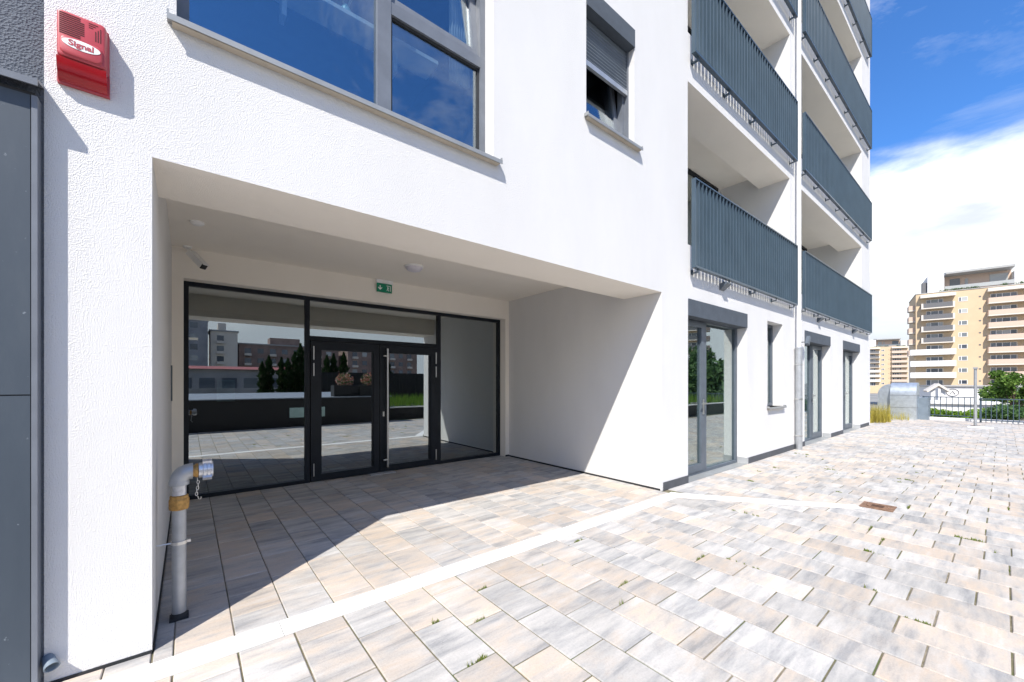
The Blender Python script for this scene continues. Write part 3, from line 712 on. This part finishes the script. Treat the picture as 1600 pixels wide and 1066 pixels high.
# wedge wall lamps below the railings
for i, (lx, lz, lab) in enumerate(((6.26, 2.79, 'dark wedge wall lamp above the terrace door nearest the entrance'), (11.22, 2.78, 'dark wedge wall lamp above the middle terrace door beyond the downpipe'), (14.55, 2.78, 'dark wedge wall lamp above the last terrace door before the house corner'))):
    o = empty('wall_lamp', (lx, 0, lz), label=lab, cat='lamp', group='wedge lamps on the facade')
    MB().prism([(-.001, -.05), (-.115, .035), (-.115, .05), (-.001, .05)], 'x', -.075, .075).build('shade', 'frame_grey', o)
    MB().box(-.055, .055, -.10, -.02, .0505, .054).build('lens', 'lamp_opal', o)
# spotlight on the pier
o = empty('spotlight', (10.02, -.01, 2.20), label='small grey spotlight on an arm above the rain downpipe', cat='lamp')
MB().cyl((0, .01, 0), (-.03, -.10, .0), .01, n=8).build('arm', 'frame_grey', o)
MB().box(-.04, .04, -.03, .03, -.10, .10, Matrix.Translation((-.04, -.12, .02)) @ Matrix.Rotation(R(35), 4, 'Y')).build('head', 'frame_grey', o)
# curtain and shelf with vases in the large window
mb = MB(); P = []
for i in range(41): xx = 1.74 + .19 * i / 40; P.append((xx, .30 + .018 * math.sin(i * 1.25)))
for (a, b) in zip(P, P[1:]): mb.quad((a[0], a[1], 3.95), (b[0], b[1], 3.95), (b[0] - .0, b[1], 5.0), (a[0], a[1], 5.0))
cu = mb.build('curtain', 'curtain', None, smooth=True, fix=False, label='white curtain gathered at the side of the large upper window', cat='curtain')
md = cu.modifiers.new('thickness', 'SOLIDIFY'); md.thickness = .004
sf = empty('wall_shelf', (.3, .34, 4.05), label='white shelf board inside the large upper window', cat='shelf')
MB().box(-.6, 1.35, 0, .22, 0, .03).build('board', 'shelf_white', sf)
MB().box(.2, .23, .1, .2, -.16, -.0005).box(1.0, 1.03, .1, .2, -.16, -.0005).build('bracket', 'shelf_white', sf)
for i, (vx, h, lab) in enumerate(((.62, .10, 'teal glass vase with dried stems on the shelf, nearest the window mullion'), (.44, .085, 'rounded teal vase standing mid-shelf behind the window'), (.26, .09, 'teal vase with a spray of dried flowers at the left of the shelf'))):
    o = empty('vase', (.3 + vx, .43, 4.0805), label=lab, cat='vase', group='vases on the window shelf')
    MB().lathe((0, 0, 0), [(.001, 0), (.03, .001), (.042, h * .4), (.036, h * .75), (.018, h * .9), (.022, h)], 18).build('body', 'teal_vase', o, smooth=True)
    m = MB(); rs = random.Random(i)
    for q in range(12):
        a, t = rs.uniform(0, 6.28), rs.uniform(.2, .55); e = Vector((math.cos(a) * t * .14, math.sin(a) * t * .14, h + .14 * rs.uniform(.6, 1.2)))
        m.sweep([(0, 0, h * .5), tuple(e * .6), tuple(e)], .0016, 5)
        for z in range(5): c = e * rs.uniform(.75, 1.05); m.box(c.x - .004, c.x + .004, c.y - .004, c.y + .004, c.z - .004, c.z + .004)
    m.build('dried_flowers', 'dried_stem', o, fix=False)

# drain cover
o = empty('drain_cover', (5.825, -1.825, .0), label='rusty square drain frame with round cover set in the paving', cat='drain')
fm = MB(); frame2 = [(-.135, -.135), (.135, -.135), (.135, .135), (-.135, .135)]
fm.box(-.135, .135, -.135, -.10, -.03, .007).box(-.135, .135, .10, .135, -.03, .007).box(-.135, -.10, -.10, .10, -.03, .007).box(.10, .135, -.10, .10, -.03, .007).box(-.10, .10, -.10, .10, -.03, .004)
fm.build('frame', 'rust', o)
MB().lathe((0, 0, 0), [(.092, .0045), (.092, .011), (.082, .012), (.078, .007), (.05, .007), (.001, .009)], 28).build('lid', 'rust', o, smooth=True)
m = MB()
for i in range(7): m.box(-.05 + i * .016 - .003, -.05 + i * .016 + .003, -.05, .05, .0092, .0105)
m.build('grate_slot', 'rust_dark', o)

# ------------------------------------------------------------------ plants helpers
def blade_tuft(n, h, spread, wid, seed, lean=.5):
    rs = random.Random(seed); m = MB()
    for i in range(n):
        a = rs.uniform(0, 6.28); r0 = rs.random() ** .5 * spread; x, y = r0 * math.cos(a), r0 * math.sin(a); hh = h * rs.uniform(.45, 1.1); b = rs.uniform(0, 6.28); ln = hh * lean * rs.uniform(.1, 1)
        wx, wy = -math.sin(b) * wid / 2, math.cos(b) * wid / 2; dx, dy = math.cos(b) * ln, math.sin(b) * ln
        m.quad((x - wx, y - wy, 0), (x + wx, y + wy, 0), (x + wx * .7 + dx * .35, y + wy * .7 + dy * .35, hh * .6), (x - wx * .7 + dx * .35, y - wy * .7 + dy * .35, hh * .6))
        m.quad((x - wx * .7 + dx * .35, y - wy * .7 + dy * .35, hh * .6), (x + wx * .7 + dx * .35, y + wy * .7 + dy * .35, hh * .6), (x + dx, y + dy, hh))
    return m
def leaf_cloud(m, c, rad, n, size, rs, fn=None):
    for i in range(n):
        while True:
            p = Vector((rs.uniform(-1, 1), rs.uniform(-1, 1), rs.uniform(-1, 1)))
            if .25 < p.length < 1: break
        q = Vector((c[0] + p.x * rad[0], c[1] + p.y * rad[1], c[2] + p.z * rad[2]))
        nrm = Vector((rs.gauss(0, 1), rs.gauss(0, 1), rs.gauss(.3, 1))).normalized(); u = nrm.orthogonal().normalized(); u.rotate(Matrix.Rotation(rs.uniform(0, 6.28), 3, nrm)); v = nrm.cross(u)
        s = size * rs.uniform(.6, 1.3)
        m.quad(q - u * s, q - v * s * .45, q + u * s, q + v * s * .45)
# weeds in the joints
near = [s for s in slabs if .9 < s[0] < 9 and -2.75 < s[2] < -.35]
rs = random.Random(5)
tufts = [blade_tuft(16, .030, .012, .0045, 1).build('weed_tuft', 'weed', None, fix=False).data, blade_tuft(26, .042, .020, .005, 2).build('weed_tuft', 'weed', None, fix=False).data, blade_tuft(9, .055, .006, .003, 3, .8).build('weed_tuft', 'weed', None, fix=False).data]
for o in [o for o in COL.objects if o.name.startswith('weed_tuft')]: bpy.data.objects.remove(o)
runs = rs.sample(near, 46)
for sb in runs:
    along_x = rs.random() < .5; t0 = rs.random() * .5; n_ = rs.choice((1, 2, 3, 4, 6, 7))
    for q in range(n_):
        t = min(1, t0 + q * rs.uniform(.05, .12))
        px, py = (sb[0] + (sb[1] - sb[0]) * t, sb[2]) if along_x else (sb[0], sb[2] + (sb[3] - sb[2]) * t)
        o = link(rs.choice([tufts[0], tufts[0], tufts[1], tufts[2]]), 'weed_tuft', None, (px, py, -.008))
        props(o, 'small green weed tuft growing in a joint of the sunlit paving', 'weed', 'weeds in the paving joints'); sc = rs.uniform(.35, .9); o.scale = (sc * (1.5 if along_x else .7), sc * (.7 if along_x else 1.5), sc)

# ------------------------------------------------------------------ end of the terrace: duct, grass, fence, mast
o = empty('ventilation_duct', (20.5, -.35, 0), label='galvanised ventilation duct with curved hood at the end of the terrace', cat='duct')
arc = [(.02 + .45 * math.cos(R(a)), .90 + .45 * math.sin(R(a))) for a in range(0, 91, 9)]
MB().box(.0, .8, -.35, .36, .0, .44).build('lower_casing', 'duct_metal', o)
MB().box(.0, .8, -.35, .36, .452, .892).build('middle_casing', 'duct_metal', o)
MB().prism([(.8, .905)] + [(.8, 1.35)] + [(.45 - .45 * math.sin(R(a)), .905 + .445 * math.cos(R(a))) for a in range(0, 91, 9)], 'y', -.345, .355).build('curved_hood', 'duct_metal', o, smooth=True)
MB().box(-.014, .81, -.364, .372, .441, .451).box(-.014, .81, -.364, .372, .8925, .9045).build('flange', 'galvanised', o)
MB().prism([(.362, .0), (.72, .0), (.72, .90)] + [(.362 + .358 * math.cos(R(a)), .90 + .40 * math.sin(R(a))) for a in range(0, 91, 10)], 'x', .12, .75).build('elbow', 'duct_metal', o, smooth=True)
MB().box(.3, 1.0, -.62, -.352, .0, .80).build('side_box', 'duct_dark', o)
m = MB(); rs = random.Random(9)
gt = blade_tuft(1500, .62, .8, .012, 21, .45)
ov_ = gt.build('tall_grass', 'grass_yellow', None, fix=False, kind='stuff', label='tall yellow dry grass growing at the house corner', cat='grass'); ov_.location = (18.6, .42, -.01); ov_.scale = (1.3, .85, 1)
gt2 = blade_tuft(160, .32, .5, .012, 22, .5).build('tall_grass', 'grass_yellow', None, fix=False, kind='stuff', label='low yellow grass at the foot of the ventilation duct', cat='grass'); gt2.location = (20.1, -.05, -.01)
def fence(p0, p1, h, step, lab, rail_mid=False, thick=.010):
    p0 = Vector(p0); p1 = Vector(p1); d_ = p1 - p0; ln = d_.length; F_ = empty('terrace_fence', p0, math.atan2(d_.y, d_.x), label=lab, cat='fence', group='railings at the terrace edge')
    MB().box(0, ln, -.018, .018, h - .03, h).build('top_rail', 'rail_metal', F_); MB().box(0, ln, -.015, .015, .07, .095).build('bottom_rail', 'rail_metal', F_)
    n = int(ln / step); first = None
    bal = MB().box(-thick, thick, -thick, thick, .0955, h - .0305).build('baluster', 'rail_metal', F_); bal.location = (step, 0, 0)
    for i in range(2, n + 1):
        if i * step < ln - .03: link(bal.data, 'baluster', F_, (i * step, 0, 0))
    k = 0
    while k * 1.9 <= ln + .01:
        MB().box(-.025, .025, -.025, .025, .0, h + .01).build('post', 'rail_metal', F_).location = (min(k * 1.9, ln), .045, 0); k += 1
    return F_
fence((21.30, -.80, .085), (21.30, -2.10, .085), .76, .145, 'dark metal railing with wide-set bars beside the ventilation duct')
fence((20.75, -2.20, .0), (20.75, -9.0, .0), .82, .115, 'dark metal railing with close-set bars beyond the thin mast')
o = empty('lamp_mast', (19.0, -2.135, 0), label='thin pale metal mast with a small head beside the terrace railing', cat='mast')
MB().cyl((0, 0, .01), (0, 0, 1.78), .038, .034, n=14).build('pole', 'galvanised', o, smooth=True)
MB().box(-.05, .05, -.05, .05, 1.775, 1.83).build('head', 'galvanised', o)
MB().box(-.10, .10, -.10, .10, .0, .012).build('base_plate', 'rust_dark', o)
MB().box(18.2, 18.55, -2.5, -2.0, .002, .03).build('paving_slab', 'strip_concrete', None, label='loose pale concrete slab lying in front of the thin mast', cat='slab')

def hedge(name, x0, x1, y0, y1, z0, z1, n, size, mat, seed, lab, cat='plant'):
    rs = random.Random(seed); m = MB(); k = max(4, int((abs(y1 - y0) * abs(x1 - x0)) * 2.2))
    for i in range(k):
        r = rs.uniform(.25, .5); h = (z1 - z0) * rs.uniform(.55, 1)
        leaf_cloud(m, (rs.uniform(x0, x1), rs.uniform(y0, y1), z0 + h * .5), (r, r, h * .5), n // k, size, rs)
    return m.build(name, mat, None, fix=False, kind='stuff', label=lab, cat=cat)
hedge('ground_cover', 21.6, 23.8, -2.3, -.8, -.05, .40, 3800, .06, 'leaf_bright', 31, 'bright green ground cover behind the wide-set railing')
hedge('shrubbery', 21.6, 23.6, -4.6, -2.5, -.05, .74, 5200, .06, 'leaf_dark', 32, 'darker green shrubs behind the close-set railing')

def tree(name, loc, h, cr, n, size, mat, seed, trunk_r, lab, group=None, base=0.3):
    rs = random.Random(seed); T = empty(name, loc, label=lab, cat='tree', group=group)
    m = MB().sweep([(0, 0, 0), (.04 * h * .2, 0, h * .3), (-.02 * h * .2, .03, h * .6), (0, 0, h * .88)], [trunk_r, trunk_r * .8, trunk_r * .5, trunk_r * .15], 8)
    cl = []
    for i in range(11):
        a = rs.uniform(0, 6.28); z0 = h * rs.uniform(base + .02, .75); rr_ = cr * rs.uniform(.45, .95); z1 = min(h * .97, z0 + h * rs.uniform(.08, .24)); e = (rr_ * math.cos(a), rr_ * math.sin(a), z1)
        m.sweep([(0, 0, z0), (e[0] * .5, e[1] * .5, (z0 + z1) / 2 + .05), e], [trunk_r * .4, trunk_r * .25, trunk_r * .08], 6); cl.append((e, cr * rs.uniform(.28, .45)))
    cl.append(((0, 0, h * .93), cr * .4)); cl.append(((.1, .1, h * .75), cr * .5))
    m.build('trunk', 'bark', T, smooth=True)
    c = MB()
    for e, r in cl: leaf_cloud(c, e, (r, r, r * .85), n // len(cl), size, rs)
    c.build('crown', mat, T, fix=False); return T
def at(u, v, dep): return CAM + (FWD + RGT * ((u - 800) / FPX) - Vector((0, 0, 1)) * ((v - HOR) / FPX)) * dep
p = at(1586, 600, 26); tree('leafy_tree', (p.x, p.y, GZ), 7.1, 1.35, 3000, .12, 'leaf_green', 41, .14, 'leafy green tree in front of the white low building', base=.55)
p = at(1568, 596, 33); tree('leafy_tree', (p.x, p.y, GZ), 6.0, 1.6, 2400, .13, 'leaf_dark', 42, .13, 'dark leafy tree behind the railing, beside the green awning', base=.5)

# ------------------------------------------------------------------ buildings beyond the terrace
def tower(loc, rz, lab, group):
    T = empty('apartment_tower', loc, rz, label=lab, cat='building', group=group)
    Wd, dp = 19.0, 14.0
    MB().box(0, Wd, 0, dp, 0, 28.4).build('wall', 'tower_yellow', T)
    z5 = 5.0                                                # local ground is 5 m below the terrace
    F = 2.82
    def win(u0, u1, z0, z1, parts, nm='window'):
        w_ = MB(); frame_rect(w_, u0, u1, z0, z1, -.05, .05, .09)
        n = len(parts) - 1
        for t in parts[1:-1]: xx = u0 + (u1 - u0) * t; w_.box(xx - .06, xx + .06, -.05, .05, z0 + .09, z1 - .09)
        o = w_.build(nm, 'tower_white', T); edges = [u0 + .09] + [u0 + (u1 - u0) * t for t in parts[1:-1]] + [u1 - .09]
        for a, b in zip(edges, edges[1:]):
            MB().box(a + .05, b - .05, -.03, -.012, z0 + .09, z1 - .09).build('pane', 'far_glass', o)
    def balc(u0, u1, zb, zt, mat, out=1.35, slabmat='tower_cream', thin=False):
        o = MB().box(u0, u1, -out, -.001, zb, zb + .22).build('balcony', slabmat, T)
        if thin:
            MB().box(u0 + .35, u1 - .35, -out + .02, -out + .06, zb + .221, zt).build('parapet', mat, o)
            MB().box(u0, u0 + .34, -out + .0, -out + .10, zb + .221, zt).box(u1 - .34, u1, -out + .0, -out + .10, zb + .221, zt).build('end_pier', slabmat, o)
            MB().box(u0, u0 + .08, -out + .11, -.01, zb + .221, zt - .05).build('side_parapet', mat, o)
        else:
            MB().box(u0, u1, -out, -out + .12, zb + .221, zt).box(u0, u0 + .1, -out + .121, -.01, zb + .221, zt).build('parapet', mat, o)
    tops = [20.80 - F * i for i in range(8)]
    for i, t in enumerate(tops):
        zt = t + z5; zb = zt - 1.36
        if i < 4: balc(.83, 6.45, zb, zt, 'tower_grey', thin=True)
        elif i < 7: balc(-1.1, 6.62, zb, zt, 'tower_white', slabmat='tower_white', out=1.55)
        balc(11.65, 18.6, zb + .02, zt, 'tower_pink')
        win(1.78, 4.7, zt - .9 + .0, zt + 1.0, (0, .28, .72, 1)); win(7.18, 8.65, zt - .08, zt + .98, (0, .32, 1)); win(12.15, 16.1, zt - .9, zt + 1.05, (0, .22, .45, .75, 1))
        MB().box(10.4, 10.75, -.04, .02, zt + .55, zt + .85).build('vent', 'tower_grey', T)
        # side balcony on the end wall
        if i < 5:
            o = MB().box(-1.2, -.001, 1.0, 4.2, zt - 1.36, zt - 1.14).build('balcony', 'tower_cream', T); MB().box(-1.2, -1.1, 1.0, 4.2, zt - 1.139, zt).box(-1.099, -.01, 1.0, 1.08, zt - 1.139, zt).build('parapet', 'tower_pink', o)
    zr = 22.2 + z5
    MB().box(.68, 6.64, -1.35, -.001, zr, zr + .75).box(11.6, 18.7, -1.35, -.001, zr + .1, zr + .85).build('roof_canopy', 'tower_cream', T)
    MB().box(-.1, Wd + .1, -.12, dp, 28.401, 28.55).build('coping', 'roof_grey', T)
    # penthouse
    for q in ((2.15, 5.0, 1.0, 10, 28.551, 32.85), (15.9, 18.6, 1.0, 10, 28.551, 31.8)): MB().box(*q).build('penthouse', 'tower_white', T)
    MB().box(5.0, 15.9, 3.2, 10, 28.551, 32.5).build('penthouse_wall', 'tower_pink', T)
    MB().prism([(.4, 32.75), (.4, 33.2), (10, 34.2), (10, 32.51), (3.2, 32.51)], 'x', 5.2, 15.9).build('penthouse_roof', 'roof_grey', T)
    for q in ((6.2, 7.9, 3.12, 3.19, 29.2, 31.8), (12.6, 15.4, 3.12, 3.19, 29.3, 31.9), (8.7, 9.2, 3.12, 3.19, 29.6, 31.6)): MB().box(*q).build('penthouse_window', 'far_glass', T)
    MB().box(5.0, 15.8, .35, .40, 28.9, 29.75).build('terrace_parapet', 'far_glass', T)
    MB().box(1.25, 2.05, 1.5, 3.0, 28.551, 31.4).build('chimney', 'tower_grey', T)
    rs = random.Random(3); m = MB()
    for i in range(24): leaf_cloud(m, (rs.uniform(4, 18.5), .15, 28.75), (.5, .25, .35), 40, .12, rs)
    m.build('planting', 'leaf_dark', T, fix=False)
    return T
d_ang = math.atan2(-.982, .19)
t1 = tower((141.61, 11.163, GZ), d_ang, 'yellow apartment tower with grey and pink balconies and white penthouse', 'yellow apartment towers')
t2 = copy_tree(t1); p = at(1352, 598, 243); t2.location = (p.x, p.y, GZ - .6); t2.rotation_euler = (0, 0, d_ang + R(6)); t2['label'] = 'distant yellow apartment tower seen between the house corner and the larger tower'
t3 = copy_tree(t1); t3.location = (118, -52, GZ); t3.rotation_euler = (0, 0, d_ang - R(38)); t3['label'] = 'yellow apartment tower across the lawn, mirrored in the terrace door glass'
# low white building with round emblem
p = at(1466, 598, 48); Lb = empty('low_white_building', (p.x, p.y, GZ), d_ang + R(8), label='low white building with a round emblem on its wall below the yellow tower', cat='building')
zt = 5.0 + 1.35 - (604 - HOR) * 48 / FPX
MB().box(0, 8.5, 0, 8, 0, zt).build('wall', 'tower_white', Lb); MB().box(-.2, 8.7, -.2, 8.2, zt + .001, zt + .12).build('roof', 'roof_grey', Lb)
MB().box(8.501, 17, .6, 8, 0, zt - .1).build('wall', 'tower_cream', Lb); MB().box(8.4, 17.2, .3, 8.2, zt - .099, zt + .25).build('roof', 'tower_white', Lb)
for i in range(4):
    o = MB().box(9.0 + i * 1.0, 9.85 + i * 1.0, .54, .599, zt - 1.35, zt - .55).build('window', ['shop_red', 'blue_white', 'shop_red', 'shop_red'][i], Lb); MB().box(9.1 + i, 9.75 + i, .52, .539, zt - 1.25, zt - .65).build('pane', 'far_glass', o)
em = MB(); 
ringp = [(1.2 + .52 * math.cos(2 * math.pi * i / 28), -.02, zt - .72 + .42 * math.sin(2 * math.pi * i / 28)) for i in range(29)]
em.sweep(ringp, .035, 6); em.sweep([(1.0, -.02, zt - .9), (1.2, -.02, zt - .55), (1.4, -.02, zt - .9)], .04, 6); em.build('emblem', 'tower_grey', Lb)
for i in range(3): MB().box(8.8 + i * 2.2, 10.6 + i * 2.2, 1.0, 3.0, zt + .251, zt + .251 + .55).build('roof_unit', 'shop_red' if i == 0 else 'tower_grey', Lb)
# white porch with gable
p = at(1449, 598, 40); Pc = empty('garden_porch', (p.x, p.y, GZ), d_ang, label='white timber porch with pitched gable beside the low white building', cat='porch')
zz = 5 + 1.35 - (602 - HOR) * 40 / FPX
MB().box(.25, .55, 0, .3, 0, zz - .25).build('post', 'tower_white', Pc); MB().box(.95, 1.25, 0, .3, 0, zz - .25).build('post', 'tower_white', Pc)
MB().prism([(-.1, zz - .55), (.0, zz - .7), (.75, zz - .05), (1.5, zz - .7), (1.6, zz - .55), (.75, zz + .18)], 'y', -.3, 2.2).build('gable_roof', 'tower_cream', Pc)
# flat white roof in front, green awning stall
p = at(1452, 598, 33); Fr = empty('flat_roofed_shed', (p.x, p.y, GZ), d_ang + R(5), label='flat white roofed shed just below the terrace edge', cat='shed')
zz = 5 + 1.35 - (627 - HOR) * 33 / FPX
MB().box(0, 4.2, .2, 3, 0, zz - .2).build('wall', 'tower_white', Fr); MB().box(-.2, 4.4, 0, 3.2, zz - .199, zz).build('roof', 'tower_white', Fr)
p = at(1548, 598, 38); Aw = empty('market_kiosk', (p.x, p.y, GZ), d_ang, label='kiosk with dark green awning and brown boarding behind the shrubs', cat='kiosk')
zz = 5 + 1.35 - (618 - HOR) * 38 / FPX
MB().box(0, 6, .5, 3, 0, zz - .4).build('wall', 'shop_red', Aw); MB().prism([(.4, zz), (3.2, zz + .15), (3.2, zz - .05), (-.7, zz - .5), (-.7, zz - .42)], 'x', -.2, 6.2).build('awning', 'awning_green', Aw)
for i in range(16): MB().box(.15 + i * .36, .42 + i * .36, .44, .499, .3, zz - .55).build('board', 'rust_dark', Aw)

# ------------------------------------------------------------------ what the glass mirrors: the far side of the terrace
Pf = empty('roof_platform', (0, -4.6, 0), label='black clad raised roof platform across the terrace from the entrance', cat='platform')
MB().box(-8.5, 5.55, -7.5, .05, -.02, .86).build('casing', 'platform_black', Pf); MB().box(-8.5, 5.6, -7.55, .09, .861, .89).build('top', 'platform_top', Pf)
for i in range(2): MB().box(2.4 + i * .55, 2.85 + i * .55, .051, .07, .28, .58).build('vent_pane', 'notice', Pf)
Gp = empty('lawn_planter', (4.75, -4.95, 0), label='long low dark planter filled with grass along the terrace', cat='planter')
MB().box(.9, 15.5, -6, .0, -.02, .42).build('casing', 'platform_black', Gp); MB().box(.88, 15.52, -.1, .03, .421, .46).build('coping', 'strip_concrete', Gp)
rs = random.Random(77); m = MB()
for i in range(7000):
    x, y = rs.uniform(.95, 15.4), rs.uniform(-5.5, -.15); h = rs.uniform(.2, .5); a = rs.uniform(0, 6.28); wx, wy = .012 * math.cos(a), .012 * math.sin(a)
    m.quad((x - wx, y - wy, .42), (x + wx, y + wy, .42), (x + rs.uniform(-.1, .1), y + rs.uniform(-.1, .1), .42 + h))
m.build('lawn_grass', 'grass_green', Gp, fix=False, kind='stuff')
for i, (fx, lab) in enumerate(((4.15, 'box planter of pink and red flowers at the end of the roof platform'), (4.98, 'box planter of pink and red flowers beside the lawn planter'))):
    o = empty('flower_planter', (fx, -5.0, .8905), label=lab, cat='planter', group='flower planters opposite the entrance')
    MB().box(-.40, .40, -.2, .2, .0, .37).build('box', 'platform_black', o)
    m = MB(); leaf_cloud(m, (0, 0, .55), (.30, .24, .26), 700, .035, random.Random(i)); m.build('flowers', 'flower', o, fix=False)
th0 = None
spots = [(2.85, -14, 2.45), (3.15, -14.1, 2.75), (3.72, -14.2, 2.7), (3.98, -14.0, 2.65), (4.32, -14.1, 3.0), (4.6, -14.2, 3.45), (5.9, -14.2, 2.9), (6.25, -14.2, 3.0), (6.85, -14.4, 3.1), (9.3, -14.1, 2.75), (12.5, -14.2, 2.9), (16.5, -14.3, 3.0)]
words = ['shortest columnar thuja at the open end of the thuja row', 'second columnar thuja from the open end of the row', 'third columnar thuja from the open end of the row', 'fourth columnar thuja from the open end of the row', 'fifth columnar thuja, beside the tallest of the row', 'tallest columnar thuja, sixth from the open end of the row', 'seventh columnar thuja from the open end of the row', 'eighth columnar thuja from the open end of the row', 'ninth columnar thuja from the open end of the row', 'tenth columnar thuja, standing alone before the black fence', 'eleventh columnar thuja, standing alone near the far end', 'last columnar thuja at the far end of the row']
for i, (x, y, h) in enumerate(spots):
    if th0 is None:
        th0 = empty('thuja_tree', (x, y, 0), cat='tree', group='columnar thujas across the terrace')
        MB().cyl((0, 0, 0), (0, 0, .85), .05, .02, n=8).build('trunk', 'bark', th0)
        m = MB(); rs = random.Random(4)
        for q in range(2600):
            z = rs.uniform(.03, 1); r = .092 * min(1, (1 - z) * 3.6) ** .7 * (.75 + .25 * math.sin(z * 37 + rs.random())); a = rs.uniform(0, 6.28); rr_ = r * rs.uniform(.6, 1.08); c = Vector((rr_ * math.cos(a), rr_ * math.sin(a), z))
            out_ = Vector((math.cos(a), math.sin(a), 1.4)).normalized(); u = out_.cross(Vector((rs.gauss(0, 1), rs.gauss(0, 1), rs.gauss(0, 1)))).normalized(); s = .022 * rs.uniform(.6, 1.3)
            m.quad(c - out_ * s, c - u * s * .4, c + out_ * s, c + u * s * .4)
        m.build('crown', 'leaf_thuja', th0, fix=False); t = th0
    else: t = copy_tree(th0)
    t.location = (x, y, -.05); t.scale = (h * (1.0 + .1 * math.sin(i * 2.3)), h, h); t.rotation_euler = (0, 0, i * 1.3); t['label'] = words[i]
Bf = empty('board_fence', (5.2, -13.2, 0), label='black board fence behind the lawn planter', cat='fence')
b0_ = MB().box(0, .235, -.02, .0, -.01, 1.9).build('board', 'platform_black', Bf)
for i in range(1, 70): link(b0_.data, 'board', Bf, (i * .24, .004 * (i % 2), 0))
# low building with a red roof and grey apartment blocks
Rb = empty('red_roofed_building', (-6, -47, GZ), label='long low building with a red roof mirrored in the entrance glazing', cat='building')
MB().box(0, 17, -8, 0, 0, 7.9).build('wall', 'block_grey', Rb); MB().prism([(.4, 7.9), (-4, 8.35), (-8.4, 7.9)], 'x', -.4, 17.4).build('roof', 'roof_red', Rb)
for i in range(8): MB().box(.8 + i * 2.05, 2.2 + i * 2.05, .001, .05, 5.6, 6.9).build('window', 'far_glass', Rb)
MB().box(-40, 40, -30.3, -30.0, GZ, .9).build('retaining_wall', 'block_grey', None, label='grey concrete retaining wall below the red roofed building', cat='wall')
def block(loc, wdt, floors, mat, lab):
    B = empty('apartment_block', loc, label=lab, cat='building', group='apartment blocks on the far side')
    hh = floors * 2.8 + .6
    MB().box(0, wdt, -11, 0, 0, hh).build('wall', mat, B); MB().box(-.3, wdt + .3, -11.3, .3, hh + .001, hh + .35).build('roof', 'roof_grey', B)
    MB().box(wdt * .3, wdt * .6, -8, -3, hh + .351, hh + 2.6).build('roof_house', mat, B)
    nb = int(wdt / 3.2); wm = None; bm_ = None
    for f_ in range(floors):
        for i in range(nb):
            x = 1.0 + i * (wdt - 2) / nb + .4; z = .9 + f_ * 2.8
            if wm is None:
                wo = MB().box(0, 1.5, .001, .06, 0, 1.4).build('window', 'far_glass', B); wm = wo.data; wo.location = (x, 0, z)
                fo = MB().box(-.1, 1.6, .0, .9, -.75, -.1).build('balcony', 'tower_cream', B); bm_ = fo.data; fo.location = (x, .001, z)
            else:
                link(wm, 'window', B, (x, 0, z))
                if (i + 0) % 2 == 0: link(bm_, 'balcony', B, (x, .001, z))
block((-30, -118, GZ), 24, 8, 'block_grey', 'tallest grey apartment block at the left of the mirrored skyline')
block((-4, -122, GZ), 8, 8, 'block_grey', 'narrow grey apartment block standing between two wider blocks')
block((4.6, -124, GZ), 6, 7, 'tower_cream', 'pale apartment block squeezed between grey and brown blocks')
block((11.2, -128, GZ), 27, 6, 'block_brown', 'brown apartment block with pale balconies behind the thujas')
block((40, -124, GZ), 24, 6, 'block_brown', 'longer brown apartment block beyond the black board fence')
block((70, -118, GZ), 22, 7, 'block_grey', 'grey apartment block standing apart at the far right of the skyline')
for i, (x, y, h, lab) in enumerate(((34, -13.5, 7.6, 'broad leafy tree on the lawn mirrored in the terrace door'), (46, -21, 10, 'tall leafy tree in front of the mirrored yellow tower'), (58, -25, 11, 'leafy tree beyond the tall one by the mirrored tower'), (44, -14, 7, 'lower leafy tree beside the broad one on the lawn'), (70, -36, 12, 'leafy tree at the foot of the mirrored yellow tower'))):
    if i == 0: bt = tree('broadleaf_tree', (x, y, GZ), h, 3.0, 3200, .28, 'leaf_dark', 60, .25, lab, 'trees beyond the terrace')
    else: t = copy_tree(bt); t.location = (x, y, GZ); t.scale = (1.0, 1.0, h / 7.6); t.rotation_euler = (0, 0, i * 2.1); t['label'] = lab
